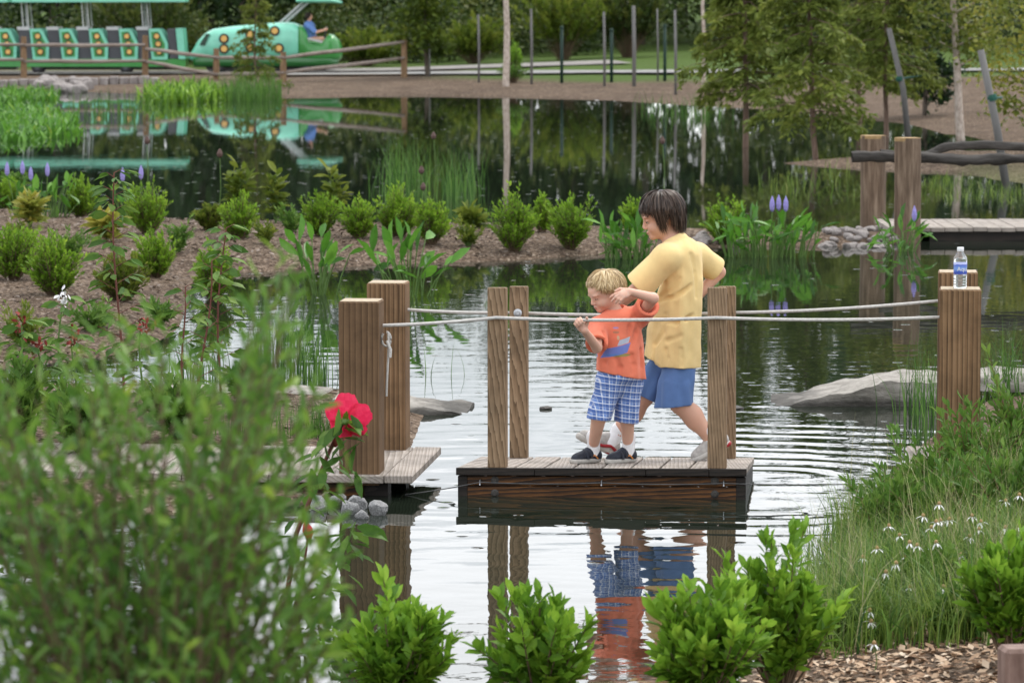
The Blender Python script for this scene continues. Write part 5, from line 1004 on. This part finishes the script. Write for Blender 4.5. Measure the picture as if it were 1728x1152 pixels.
M['hair_blond'] = hairmat('hair_blond', [(0, (.22, .13, .055)), (.45, (.5, .35, .165)), (1, (.78, .62, .38))]); M['hair_dark'] = hairmat('hair_dark', [(0, (.016, .01, .007)), (.6, (.045, .028, .02)), (1, (.1, .068, .05))])
def clothmat(name, c, kind=None, fr=None):
    m, t, b, o = newmat(name); v = coords(t); n = N(t, 'TexNoise', Scale=7, Detail=4, Roughness=.55); n2 = N(t, 'TexNoise', Scale=420, Detail=2)
    t.links.new(v, n.inputs['Vector']); t.links.new(v, n2.inputs['Vector']); col = ramp(t, n.outputs[0], [(.3, tuple(x * .88 for x in c)), (.7, tuple(min(1, x * 1.08) for x in c))])
    sx = N(t, 'SeparateXYZ'); t.links.new(v, sx.inputs[0])
    def math_(op, a, b_=None):
        k = N(t, 'Math', operation=op)
        for i, q in enumerate((a, b_)):
            if q is None: continue
            if isinstance(q, (int, float)): k.inputs[i].default_value = q
            else: t.links.new(q, k.inputs[i])
        return k.outputs[0]
    def mix(fac, a, col2, mode='MIX'):
        k = N(t, 'MixRGB', blend_type=mode); t.links.new(fac, k.inputs[0]); t.links.new(a, k.inputs[1]); k.inputs[2].default_value = (*col2, 1); return k.outputs[0]
    if kind == 'plaid':
        h = math_('ADD', math_('MULTIPLY', sx.outputs[0], 1.0), math_('MULTIPLY', sx.outputs[1], .55)); vz = math_('ADD', sx.outputs[2], math_('MULTIPLY', sx.outputs[0], .12))
        def line(coord, per, w_, ph): return math_('LESS_THAN', math_('FRACT', math_('ADD', math_('DIVIDE', coord, per), ph)), w_)
        for cd in (h, vz):
            col = mix(math_('MULTIPLY', line(cd, .034, .42, .1), .55), col, (.045, .1, .32)); col = mix(math_('MULTIPLY', line(cd, .034, .11, .62), .8), col, (.75, .78, .85)); col = mix(math_('MULTIPLY', line(cd, .017, .12, .3), .45), col, (.7, .73, .82))
    if kind == 'print':
        o_, ex, ez = fr; dv = N(t, 'VectorMath', operation='SUBTRACT'); t.links.new(v, dv.inputs[0]); dv.inputs[1].default_value = tuple(o_)
        def dot(e): k = N(t, 'VectorMath', operation='DOT_PRODUCT'); t.links.new(dv.outputs[0], k.inputs[0]); k.inputs[1].default_value = tuple(e); return k.outputs['Value']
        X_, Z_ = dot(ex), dot(ez); ns = math_('MULTIPLY', math_('SUBTRACT', N(t, 'TexNoise', Scale=60).outputs[0], .5), .012)
        def ell(cx, cz, rx_, rz_): return math_('LESS_THAN', math_('ADD', math_('POWER', math_('DIVIDE', math_('SUBTRACT', X_, cx), rx_), 2), math_('POWER', math_('DIVIDE', math_('SUBTRACT', Z_, cz), rz_), 2)), 1.0)
        def box(cx, cz, rx_, rz_, sk=0): return math_('MULTIPLY', math_('LESS_THAN', math_('ABSOLUTE', math_('SUBTRACT', math_('ADD', X_, math_('MULTIPLY', Z_, -sk)), cx)), rx_), math_('LESS_THAN', math_('ABSOLUTE', math_('SUBTRACT', math_('SUBTRACT', Z_, cz), math_('MULTIPLY', X_, .25))), rz_))
        col = mix(math_('MULTIPLY', ell(.0, -.032, .062, .008), .8), col, (.22, .3, .1)); col = mix(math_('MULTIPLY', box(-.002, -.008, .052, .022, .45), .9), col, (.11, .23, .62)); col = mix(math_('MULTIPLY', box(.012, .03, .028, .013, .4), .85), col, (.38, .55, .68))
        col = mix(math_('MULTIPLY', ell(-.004, .055, .006, .011), .8), col, (.55, .45, .3)); col = mix(math_('MULTIPLY', ell(-.012, .082, .014, .006), .6), col, (.3, .2, .12)); col = mix(math_('MULTIPLY', ell(-.012, .104, .013, .005), .8), col, (.35, .3, .55))
    t.links.new(col, b.inputs['Base Color']); b.inputs['Roughness'].default_value = .88; b.inputs['Specular IOR Level'].default_value = .12; b.inputs['Sheen Weight'].default_value = .15
    bp1 = N(t, 'Bump', Strength=.25, Distance=.02); t.links.new(n.outputs[0], bp1.inputs['Height']); bp2 = N(t, 'Bump', Strength=.12, Distance=.001); t.links.new(n2.outputs[0], bp2.inputs['Height']); t.links.new(bp1.outputs[0], bp2.inputs['Normal']); t.links.new(bp2.outputs[0], b.inputs['Normal']); return m
def frame(F, up=(0, 0, 1)): F = nrm(F); L = nrm(np.cross(up, F)); return np.stack([F, L, np.cross(F, L)], 1)      # columns: forward, left, up
def add_head(S, c, R, k, long=1.0):
    """face and skull in head space (metres at k = 1 for a toddler)"""
    def q(x, y, z): return c + R @ (np.array((x, y, z * long)) * k)
    S.el(q(-.012, 0, .022), np.array((.094, .077, .082)) * k, R, .01); S.el(q(.022, 0, -.042), np.array((.06, .056, .058 * long)) * k, R, .03); S.el(q(.05, 0, .022), np.array((.04, .054, .045)) * k, R, .02)
    for y in (-1, 1):
        S.el(q(.048, y * .03, -.043), np.array((.03, .026, .027)) * k, R, .014); S.el(q(.083, y * .03, -.004), np.array((.014, .014, .008)) * k, R, .008, 's'); S.el(q(.076, y * .029, .01), np.array((.014, .02, .006)) * k, R, .01)
        S.el(q(.0715, y * .029, -.006), np.array((.0125, .0135, .0095)) * k, R, .003); S.el(q(.089, y * .007, -.038), np.array((.007, .006, .005)) * k, R, .006)
        S.el(q(-.006, y * .076, -.016), np.array((.017, .007, .025)) * k, R @ rotz(-y * .35), .006); S.el(q(-.002, y * .083, -.016), np.array((.009, .005, .014)) * k, R, .004, 's')
    S.rc(q(.079, 0, .004), q(.095, 0, -.031), .006 * k, .0085 * k, .012); S.el(q(.064, 0, -.08), np.array((.019, .022, .018)) * k, R, .016)
    S.el(q(.083, 0, -.0565), np.array((.008, .017, .0045)) * k, R, .005); S.el(q(.08, 0, -.0655), np.array((.009, .015, .005)) * k, R, .005); S.el(q(.092, 0, -.061), np.array((.008, .014, .0014)) * k, R, .003, 's')
    return q
def face_bits(par, q, R, k):
    for y in (-1, 1):
        e = MB().lathe(q(.0755, y * .029, -.0095), [(.0005, -.006 * k), (.008 * k, -.004 * k), (.0095 * k, 0), (.0075 * k, .004 * k), (.0005, .0058 * k)], 12, R @ np.array((.93, y * .25, -.25))).build('eye', M['eye_white'], par, True)
        part('iris', *(lambda m: (m.V, m.F))(MB().lathe(q(.0815, y * .0295, -.012), [(.0046 * k, 0), (.004 * k, .0015 * k), (.0004, .002 * k)], 10, R @ np.array((.93, y * .2, -.3)))), M['eye_dark'], par)
        pt = [q(.083 - .012 * abs(t - .4), y * (.017 + .026 * t), -.0065 - .006 * (t - .45) ** 2 * 4) for t in np.linspace(0, 1, 6)]; part('eyelashes', *tube_arr(np.array(pt), .0016 * k, 4), M['eye_dark'], par)
        pt = [q(.0885 - .016 * t * t, y * (.014 + .034 * t), .0145 + .006 * math.sin(t * 3)) for t in np.linspace(0, 1, 6)]; part('eyebrow', *tube_arr(np.array(pt), np.array((.0015, .0025, .0025, .002, .0015, .0006)) * k, 4), par['brow_mat'] if 0 else M['brow'], par)
    MB().add(*tube_arr(np.array([q(.0885 - 8 * y * y, y, -.0605) for y in np.linspace(-.0125, .0125, 7)]), np.array((.001, .002, .0027, .0027, .0027, .002, .001)) * k, 5)).build('lips', M['lip'], par, True)
def hair(par, c, R, k, rad, tmax, n, mat, seed, wd=.0034, drift=.25, lift=.008, pole=(-.25, 0, 1), hang=0, steps=9):
    rng = np.random.default_rng(seed); rad = np.array(rad) * k; Pz = nrm(pole); Px = nrm(np.array((1, 0, 0)) - Pz * Pz[0]); Py = np.cross(Pz, Px)
    def pt(ph, th, li):
        t_ = min(th, 1.5); d = np.cos(t_) * Pz + np.sin(t_) * (np.cos(ph) * Px + np.sin(ph) * Py); r = 1 / np.linalg.norm(d / rad); p = d * (r + li); e = th - t_
        if e > 0: p = p + np.array((-.12 * e * rad[2] * np.cos(ph), -.16 * e * rad[2] * np.sin(ph), -e * rad[2])) - np.array((np.cos(ph), np.sin(ph), 0)) * .1 * e * e * rad[2]
        return p
    Vs, Fs, Rs, b = [], [], [], 0
    nph, nth = 48, 14; V = []
    for i in range(nph):
        for j in range(nth): ph = 2 * math.pi * i / nph; V.append(c + R @ (pt(ph, (tmax(ph) - .1) * j / (nth - 1), .003 * k)))
    Fc = np.array([(i * nth + j, ((i + 1) % nph) * nth + j, ((i + 1) % nph) * nth + j + 1, i * nth + j + 1) for i in range(nph) for j in range(nth - 1)])
    Vs.append(np.array(V)); Fs.append(Fc); Rs.append(np.full(len(Fc), .3)); b = len(V)
    for s_ in range(n):
        ph = rng.uniform(0, 2 * math.pi); t1 = tmax(ph) * rng.uniform(.72, 1.09); t0 = t1 * rng.random() ** 1.3 * .75; li = lift * k * rng.uniform(.4, 1.5); dr = rng.normal() * drift; L = []; 
        for j in range(steps):
            u = j / (steps - 1); th = t0 + (t1 - t0) * u; p = pt(ph + dr * u * u, th, li * (math.sin(min(1, u * 1.6) * 1.57)) * (1 if u < .75 else 1 - .25 * (u - .75) * 4))
            L.append(c + R @ p)
        L = np.array(L)
        if hang: L[:, 2] -= hang * k * np.clip(np.linspace(-1.2, 1, steps), 0, 1) ** 1.5 * rng.uniform(.2, 1)
        T = nrm(np.gradient(L, axis=0)); Nn = nrm(L - c); S_ = nrm(np.cross(T, Nn) + rng.normal(size=3) * .35); w_ = wd * k * np.sin(np.linspace(.5, 3.05, steps)) * rng.uniform(.6, 1.3)
        V = np.empty((steps * 2, 3)); V[0::2] = L - S_ * w_[:, None]; V[1::2] = L + S_ * w_[:, None]
        Vs.append(V); Fs.append(np.array([(2 * j, 2 * j + 1, 2 * j + 3, 2 * j + 2) for j in range(steps - 1)]) + b); Rs.append(np.full(steps - 1, rng.random())); b += steps * 2
    return part('hair', np.concatenate(Vs), np.concatenate(Fs), mat, par, True, np.concatenate(Rs))
def hand(S, wrist, fdir, pnorm, k, curl, side, spread=.12, thumb=None):
    """palm + five bent fingers; fdir = towards the fingertips, pnorm = out of the palm, side +1/-1 = thumb side along cross(fdir, pnorm)"""
    fdir = nrm(fdir); pnorm = nrm(np.array(pnorm) - fdir * (np.array(pnorm) @ fdir)); sd_ = np.cross(fdir, pnorm) * side; Rm = np.stack([fdir, sd_, pnorm], 1)
    S.el(wrist + fdir * .026 * k, np.array((.033, .026, .013)) * k, Rm, .01)
    for i, (o, ln) in enumerate(((.018, .9), (.006, 1.0), (-.006, .94), (-.017, .74))):
        p = wrist + fdir * (.05 - .003 * abs(i - 1)) * k + sd_ * o * k; d = nrm(fdir + sd_ * spread * (1.2 - i) * .6); a = 0; r = .0075 * k
        for j, sl in enumerate((.027, .018, .014)):
            a += curl[i] * (.75, 1, .7)[j]; dd = nrm(d * math.cos(a) + pnorm * math.sin(a)); q_ = p + dd * sl * ln * k; S.rc(p, q_, r, r * .9, .0035); p = q_; r *= .9
    t0 = wrist + fdir * .012 * k + sd_ * .018 * k; td = nrm(fdir * .55 + sd_ * .75 + pnorm * .35) if thumb is None else nrm(thumb[0]); t1 = t0 + td * .03 * k; t2 = t1 + (nrm(fdir * .8 + sd_ * .25 + pnorm * .55) if thumb is None else nrm(thumb[1])) * .024 * k
    S.rc(t0, t1, .0105 * k, .0085 * k, .006); S.rc(t1, t2, .0085 * k, .007 * k, .003)
def shoe(par, heel, toe, up, k, mats, wide=.036, kind='kid'):
    """heel/toe = ground points of the sole; a sole with an upper, tongue, laces or straps"""
    heel, toe = np.array(heel), np.array(toe); F = nrm(toe - heel); U = nrm(np.array(up) - F * (np.array(up) @ F)); L = np.cross(U, F); ln = np.linalg.norm(toe - heel); R = np.stack([F, L, U], 1)
    def q(x, y, z): return heel + R @ np.array((x * ln, y * wide, z * ln))
    lo, hi = np.minimum(heel, toe) - .12, np.maximum(heel, toe) + .15; e = SDF(lo, hi, .0035)
    e.rc(q(.16, 0, .1), q(.86, 0, .08), wide * .95, wide * .98, .01, sq=(U, .7), cut=[(q(0, 0, .0), -U), (q(0, 0, .15), U)]); so_ = e.build('shoe_sole', mats[1], par)
    e = SDF(lo, hi, .0035); e.rc(q(.16, 0, .2), q(.84, 0, .13), wide * .86, wide * .84, .02, cut=[(q(0, 0, .1), -U)]); e.rc(q(.16, 0, .25), q(.3, 0, .4), wide * .82, wide * .72, .03, cut=[(q(.2, 0, .47), nrm(U + F * .1))]); e.rc(q(.34, 0, .34), q(.72, 0, .2), wide * .7, wide * .6, .02); up_ = e.build('shoe', mats[0], par)
    if kind == 'kid':
        for x, z in ((.42, .36), (.56, .3)): part('shoe_strap', *(lambda m: (m.V, m.F))(MB().tube([q(x - .02, 1.05, z - .16), q(x, .75, z + .02), q(x + .02, 0, z + .1), q(x, -.75, z + .02), q(x - .02, -1.05, z - .16)], .007, 6)), M['shoe_navy'], par)
        for y in (1, -1): part('shoe_accent', *(lambda m: (m.V, m.F))(MB().tube([q(.18, y * 1.0, .14), q(.3, y * 1.02, .26), q(.42, y * .98, .2)], .0035, 5)), M['orange_accent'], par)
    else:
        for x, z in ((.4, .4), (.48, .36), (.56, .32), (.64, .28)): part('shoe_lace', *(lambda m: (m.V, m.F))(MB().tube([q(x, .55, z - .03), q(x + .02, 0, z + .035), q(x, -.55, z - .03)], .0035, 5)), M['sock'], par)
        for y in (1, -1): part('shoe_accent', *(lambda m: (m.V, m.F))(MB().tube([q(.06, y * .85, .16), q(.22, y * .99, .22), q(.4, y * .99, .14), q(.5, y * .9, .12)], .009, 6)), M['shoe_red'], par)
        e = SDF(lo, hi, .0035); e.rc(q(.13, 0, .07), q(.27, 0, .07), wide * .9, wide * .88, .01, sq=(U, .6), cut=[(q(0, 0, .015), -U), (q(0, 0, .12), U)]); e.build('shoe_heel', M['shoe_red'], par)
def deck(px, py):
    d = ray(px, py); o = np.array((0, 0, HC)); return o + d * (((RO - o) @ N3) / (d @ N3))
def drape(amp, m, seed, p=1.5):
    r = np.random.default_rng(seed); a = r.uniform(0, 6.28, 6)
    def f(g, phi, t):
        w_ = np.clip(1 - t, 0, 1) ** p
        return amp * w_ * (np.sin(phi * m + a[0] + 2 * np.sin(t * 4 + a[1])) + .6 * np.sin(phi * (m + 4) + a[2] + t * 5)) + amp * .3 * np.sin(g[..., 2] * 38 + phi * 2.3 + a[3] + 2.2 * np.sin(phi * 2 + a[4])) * np.sin(g[..., 2] * 17 + phi * 1.7 + a[5])
    return f

def creases(S, T_, lines, reach, r=.013, dp=.0045):
    """press soft folds into a garment along lines seen on its near side"""
    for ln in lines:
        pts = []
        for px, py in ln:
            for dy in np.arange(-reach, .1, .006):
                p = T_(px, py, dy); i = np.round((p - S.lo) / S.h).astype(int)
                if np.all(i >= 0) and np.all(i < S.n) and S.f[tuple(i)] < 0: pts.append(p); break
        for a, b in zip(pts[:-1], pts[1:]):
            if abs(a[1] - b[1]) < .08: o = np.array((0, -(r - dp), 0)); S.rc(a + o, b + o, r, r * .8, .012, 's')

# ---- small child in the orange shirt
M['brow'] = flatmat('brow_blond', (.3, .18, .08), .8)
T = lambda px, py, dy=0.0: P(px, py, 19.42 + dy)
fa, fb = deck(988, 781), deck(1056, 781); base = (fa + fb) / 2
g = thing('person', 'small blond child in orange T-shirt and blue plaid shorts pulling the near rope', 'person', base)
hc = T(1021, 492); Rh = frame((-.84, -.42, -.34)); lo, hi = T(955, 800, -.44), T(1130, 450, .3); lo = np.minimum(lo, hi) - .02; hi2 = np.maximum(T(955, 800, -.44), hi) + .02
S = SDF(lo, hi2, .0036); q = add_head(S, hc, Rh, .91)
pelv = T(1041, 640); chest = T(1046, 572, .01); neck = T(1040, 532, .01); S.rc(T(1034, 515, .01), neck, .034, .036, .02)
shR, shL = T(1008, 552, -.05), T(1080, 533, .03)
S.rc(neck + (0, 0, -.02), chest, .05, .075, .03); S.rc(chest, pelv, .075, .072, .03); S.rc(neck + (0, 0, -.025), shR, .04, .033, .03); S.rc(neck + (0, 0, -.025), shL, .04, .033, .03)
elR, wrR = T(1007, 586, -.2), T(986, 557, -.345); S.rc(shR, elR, .031, .026, .02); S.rc(elR, wrR, .0265, .0185, .01)
rp = T(979, 541, -.36)
elL, wrL = T(1102, 503, -.13), T(1062, 492, -.2); S.rc(shL, elL, .031, .027, .02); S.rc(elL, wrL, .0275, .0185, .01)
hand(S, wrR, T(974, 540, -.35) - wrR, (-.1, -1, .1), 1.0, (1.15, 1.2, 1.2, 1.2), 1, .08)
hand(S, wrL, T(1036, 503, -.24) - wrL, (-.1, .75, -.65), 1.0, (.35, .45, .55, .6), -1, .25)
for hx, kx, ax_, ft in (((1026, 650, -.01), (1011, 702, -.04), (1002, 752, .0), fa), ((1058, 650, .03), (1058, 704, .035), (1061, 752, .02), fb)):
    a, b, c = T(*hx), T(*kx), np.array((T(*ax_)[0], ft[1] + .01, ft[2] + .085)); S.rc(a, b, .045, .038, .02); S.rc(b, c, .039, .025, .015); S.rc(c, c + (-.01, -.01, -.05), .025, .022, .01)
S.build('body', M['skin_child'], g); face_bits(g, q, Rh, .91)
def tm(ph): f = math.cos(ph); return float(np.interp(math.degrees(abs((ph + math.pi) % (2 * math.pi) - math.pi)), [0, 35, 60, 80, 100, 130, 180], [1.42, 1.5, 1.85, 1.8, 1.6, 2.05, 2.1])) + .06 * math.sin(ph * 9)
hair(g, hc + Rh @ np.array((-.014, 0, .02)), Rh, .91, (.101, .085, .09), tm, 2600, M['hair_blond'], 5, .0021, .32, .014, (-.3, .1, 1))
for ft, ax_ in ((fa, (1002, 752, .0)), (fb, (1061, 752, .02))):
    c = np.array((T(*ax_)[0], ft[1] + .01, ft[2] + .09)); e = SDF(c - .1, c + .14, .0035); e.rc(c + (0, 0, -.045), c + (.003, .0, .05), .031, .035, .01, cut=[(c + (0, 0, .05), (0, 0, 1))]); e.rc(c + (0, 0, .04), c + (0, 0, .044), .0355, .036, .004); e.build('sock', M['sock'], g)
    hl = np.array((c[0] + .03, c[1] + .025, ft[2] + .002)); dr = nrm((-.86, -.5, 0)); shoe(g, hl, hl + dr * .158, (0, 0, 1), 1, (M['shoe_navy'], M['sole']), .036)
# shirt
S = SDF(lo, hi2, .0042); ca = T(1046, 632, -.0); cut_h = [(T(1046, 631), nrm((-.2, 0, -1)))]
S.loft([T(1048, 650), T(1047, 610), T(1046, 572), T(1044, 545), T(1040, 532, .01)], nrm((.84, .42, .12)), [.128, .124, .118, .112, .075], [.105, .104, .098, .085, .06], .02, cut_h, drape(.0045, 7, 3))
S.rc(neck + (.0, 0, -.03), shR, .05, .045, .03); S.rc(neck + (.0, 0, -.03), shL, .05, .048, .03)
dR, dL = nrm(elR - shR), nrm(elL - shL); eR, eL = shR + (elR - shR) * .86, shL + (elL - shL) * .62
S.rc(shR, eR + dR * .02, .05, .058, .025, cut=[(eR, dR)]); S.rc(shL, eL + dL * .02, .052, .062, .025, cut=[(eL, dL)])
S.rc(eR - dR * .035, eR + dR * .03, .03, .051, .003, 's'); S.rc(eL - dL * .035, eL + dL * .03, .03, .055, .003, 's'); S.rc(neck + (-.004, -.004, .0), neck + (-.008, -.006, .04), .042, .046, .006, 's')
pc = T(1043, 588, -.09); M['shirt_orange'] = clothmat('shirt_orange', (.77, .21, .125), 'print', (pc - np.array(base), nrm((.9, .36, .0)), nrm((0, 0, 1))))

creases(S, T, [((1020, 560), (1024, 580), (1020, 610)), ((1084, 545), (1074, 560), (1066, 585)), ((1086, 560), (1082, 590), (1084, 618)), ((1070, 535), (1064, 552), (1062, 575)), ((1014, 590), (1020, 612), (1018, 632)), ((1040, 606), (1046, 620), (1045, 632)), ((1066, 600), (1070, 615), (1069, 628)), ((1000, 566), (1008, 574), (1016, 578))], .4)
S.build('t_shirt', M['shirt_orange'], g)
t = np.linspace(0, 2 * math.pi, 25); nb = neck + (-.006, -.005, .004); V, F = tube_arr(np.array([nb + Rh @ np.array((math.cos(a) * .047, math.sin(a) * .044, -.004 * math.cos(a))) * 1.0 for a in t]), .005, 6); part('collar', V, F, M['shirt_orange'], g, True)
# plaid shorts
S = SDF(lo, hi2, .0042); sd2 = nrm((.84, .42, 0)); hp = np.array((0, 0, 1))
for a, b, c, hm in ((T(1031, 640, -.015), T(1018, 680, -.03), T(1007, 716, -.05), T(1008, 707, -.05)), (T(1061, 640, .03), T(1059, 680, .03), T(1057, 722, .03), T(1057, 712, .03))):
    S.loft([c, b, a], sd2, [.06, .061, .062], [.064, .068, .076], .004, [(hm, (-.12, 0, -1))], drape(.004, 5, int(a[0] * 1000) % 97, .8))
S.rc(T(1028, 646, -.02), T(1062, 646, .03), .07, .07, .02); S.el(T(1045, 634), (.112, .098, .05), None, .02); S.build('shorts', clothmat('plaid', (.16, .27, .58), 'plaid'), g)

# ---- bigger child in the yellow shirt
M['brow'] = flatmat('brow_dark', (.025, .018, .014), .8)
T2 = lambda px, py, dy=0.0: P(px, py, 19.85 + dy)
heelA = deck(1037, 769); toeB = deck(1166, 772); base = (heelA + toeB) / 2
g = thing('person', 'bigger dark-haired child in yellow T-shirt and denim shorts striding to the left', 'person', base)
hc = T2(1115, 363); Rh = frame((-.95, -.1, -.26)); c1 = [T2(940, 800, -.45), T2(1260, 310, .45)]; lo, hi2 = np.minimum(*c1) - .02, np.maximum(*c1) + .02
S = SDF(lo, hi2, .0045); q = add_head(S, hc, Rh, 1.04, 1.14)
neck = T2(1140, 412); chest = T2(1147, 480); pelv = T2(1141, 606); S.rc(T2(1126, 388), neck, .045, .047, .02)
shN, shF = T2(1124, 434, -.14), T2(1176, 432, .13)
S.rc(neck, chest, .06, .09, .03); S.rc(chest, pelv, .09, .085, .03); S.rc(neck, shN, .045, .045, .03); S.rc(neck, shF, .045, .045, .03)
elN, wrN = T2(1068, 494, -.1), T2(1036, 522, .02); S.rc(shN, elN, .042, .034, .02); S.rc(elN, wrN, .034, .023, .012)
hand(S, wrN, T2(1020, 528, .06) - wrN, (-.3, .5, -.6), 1.35, (.9, .95, 1, 1), 1, .1)
elF, wrF = T2(1213, 459, .2), T2(1172, 506, .13); S.rc(shF, elF, .042, .034, .02); S.rc(elF, wrF, .034, .024, .012)
hand(S, wrF, (-.6, -.05, -.5), (-.4, .2, .8), 1.35, (.8, .9, .9, .9), -1, .1)
kN, aN = T2(1148, 680, -.08), T2(1199, 738, -.1); kF, aF = T2(1086, 668, .07), T2(1040, 733, .08)
for a, b, c in ((T2(1146, 620, -.06), kN, aN), (T2(1128, 620, .07), kF, aF)): S.rc(a, b, .066, .054, .02); S.rc(b, c, .054, .035, .015)
calf = lambda b, c, o: S.el(b + (c - b) * .38 + np.array(o), (.045, .045, .06), None, .03)
calf(kN, aN, (.012, 0, -.004)); calf(kF, aF, (.012, 0, 0))
footN = T2(1216, 752, -.1); S.rc(aN, T2(1196, 760, -.1), .036, .033, .012); S.rc(aF, T2(1031, 748, .08), .034, .024, .012)
S.build('body', M['skin_older'], g); face_bits(g, q, Rh, 1.04)
def tm2(ph): return float(np.interp(math.degrees(abs((ph + math.pi) % (2 * math.pi) - math.pi)), [0, 35, 50, 62, 78, 86, 98, 108, 140, 180], [1.5, 1.55, 1.7, 2.35, 2.6, 2.05, 1.75, 2.3, 2.68, 2.6])) + .08 * math.sin(ph * 13)
hair(g, hc + Rh @ np.array((-.014, 0, .024)), Rh, 1.04, (.103, .088, .096), tm2, 3000, M['hair_dark'], 6, .0026, .1, .012, (-.15, 0, 1), .02, 11)
# socks and trainers
for c, to_, gy in ((aN, T2(1198, 756, -.1), 0), (aF, T2(1030, 750, .075), 0)):
    d = nrm(to_ - c); e = SDF(c - .14, c + .14, .004); e.rc(c + d * .05, c - d * .035, .036, .0395, .01, cut=[(c - d * .035, -d)]); e.rc(c - d * .026, c - d * .03, .0405, .041, .004); e.build('sock', M['sock'], g)
tB = np.array(toeB); hB = T2(1234, 751, -.1); tB = np.array((tB[0], hB[1] - .01, deck(1166, 772)[2] + .004)); shoe(g, hB, tB, (.25, 0, 1), 1, (M['shoe_grey'], M['sole']), .04, 'run')
hA = np.array((heelA[0] + .01, T2(1037, 769, .09)[1], 0)); hA[2] = RO[2] + ((RO - hA) @ N3) / N3[2] - RO[2] + hA[2] + .006; hA[0] -= .02; tA = T2(960, 733, .06); shoe(g, hA, hA + nrm(tA - hA) * .225, (.35, 0, 1), 1, (M['shoe_grey'], M['sole']), .04, 'run')
# yellow shirt
S = SDF(lo, hi2, .005); fo = drape(.006, 6, 8, 1.1)
S.loft([T2(1143, 640, 0), T2(1146, 590, 0), T2(1150, 530, 0), T2(1152, 470, 0), T2(1151, 432, 0), T2(1142, 410, 0)], (0.1, 1, 0), [.15, .145, .14, .145, .145, .08], [.112, .11, .104, .108, .1, .065], .02, [(T2(1140, 617), (-.05, 0, -1))], fo)
S.loft([T2(1104, 622, .04), T2(1112, 560, .03), T2(1128, 500, .02)], (0, 1, 0), [.12, .1, .08], [.05, .06, .06], .04, [(T2(1100, 606, .0), (-.35, 0, -1))], fo)
S.rc(neck + (0, 0, -.025), shN, .055, .065, .04); S.rc(neck + (0, 0, -.025), shF, .055, .065, .04)
dN, dF = nrm(elN - shN), nrm(elF - shF); eN, eF = shN + (elN - shN) * .82, shF + (elF - shF) * .84
S.rc(shN, eN + dN * .02, .068, .082, .03, cut=[(eN, dN)]); S.rc(shF, eF + dF * .02, .066, .068, .03, cut=[(eF, dF)])
S.rc(eN - dN * .04, eN + dN * .04, .04, .073, .003, 's'); S.rc(eF - dF * .04, eF + dF * .04, .035, .06, .003, 's'); S.rc(neck + (-.012, 0, .004), neck + (-.03, 0, .05), .053, .06, .006, 's')
M['shirt_yellow'] = clothmat('shirt_yellow', (.8, .6, .28)); 
creases(S, T2, [((1114, 500), (1128, 490), (1146, 470)), ((1114, 506), (1140, 500), (1166, 482)), ((1118, 540), (1140, 545), (1170, 532)), ((1125, 575), (1150, 566), (1178, 572)), ((1106, 580), (1118, 560), (1122, 530)), ((1168, 430), (1174, 460), (1176, 500)), ((1150, 590), (1152, 604), (1151, 617)), ((1122, 590), (1124, 604), (1122, 616))], .5)
S.build('t_shirt', M['shirt_yellow'], g)
V, F = tube_arr(np.array([neck + np.array((-.014, 0, .006)) + Rh @ np.array((math.cos(a) * .06, math.sin(a) * .058, 0)) for a in t]), .006, 6); part('collar', V, F, M['shirt_yellow'], g, True)
# denim shorts
S = SDF(lo, hi2, .005)
for a, b, c, cu in ((T2(1148, 612, -.06), T2(1142, 650, -.07), T2(1137, 694, -.08), (T2(1136, 685, -.08), nrm((.1, 0, -1)))), (T2(1125, 612, .07), T2(1104, 645, .07), T2(1078, 682, .07), (T2(1086, 668, .07), nrm((-.45, 0, -.9))))):
    S.loft([c, b, a], (0, 1, 0), [.086, .08, .062], [.1, .092, .08], .012, [cu], drape(.005, 5, int(abs(a[0]) * 1000) % 89, .8))
S.el(T2(1140, 612), (.085, .11, .05), None, .03); S.build('shorts', clothmat('denim', (.1, .18, .38)), g)

# ---- train driver
Dp = lambda px, py, dy=0.0: np.array((tx(px), YT - .05 + dy, tz(py)))
g = thing('person', 'train driver in a blue shirt leaning to the steering wheel', 'person', Dp(524, 66)); lo, hi2 = Dp(505, 100, -.4), Dp(565, 12, .4)
S = SDF(lo, hi2, .014); S.el(Dp(523, 28), (.085, .075, .11), None, .02); S.rc(Dp(523, 36), Dp(523, 42), .05, .05, .02); S.rc(Dp(525, 62), Dp(523, 46), .15, .14, .04)
for dy in (-.2, .2): S.rc(Dp(524, 45, dy * .8), Dp(534, 54, dy), .06, .05, .03); S.rc(Dp(534, 54, dy), Dp(549, 50, dy * .6), .045, .035, .02); S.el(Dp(551, 49, dy * .55), (.05, .04, .045), None, .02); S.rc(Dp(526, 66, dy * .5), Dp(545, 66, dy * .5), .09, .07, .03); S.rc(Dp(545, 66, dy * .5), Dp(548, 84, dy * .5), .07, .05, .03)
S.build('body', M['skin_older'], g); S = SDF(lo, hi2, .014); S.rc(Dp(525, 63), Dp(523, 44), .17, .155, .04)
for dy in (-.2, .2): S.rc(Dp(524, 45, dy * .8), Dp(532, 53, dy), .075, .07, .04)
S.build('shirt', flatmat('blue_shirt', (.12, .22, .5), .8), g); S = SDF(lo, hi2, .014); S.el(Dp(521.5, 26.5), (.095, .09, .105), None, .02, cut=[(Dp(525, 29), nrm((.6, 0, -.7)))]); S.build('hair', flatmat('driver_hair', (.03, .02, .016), .7), g)
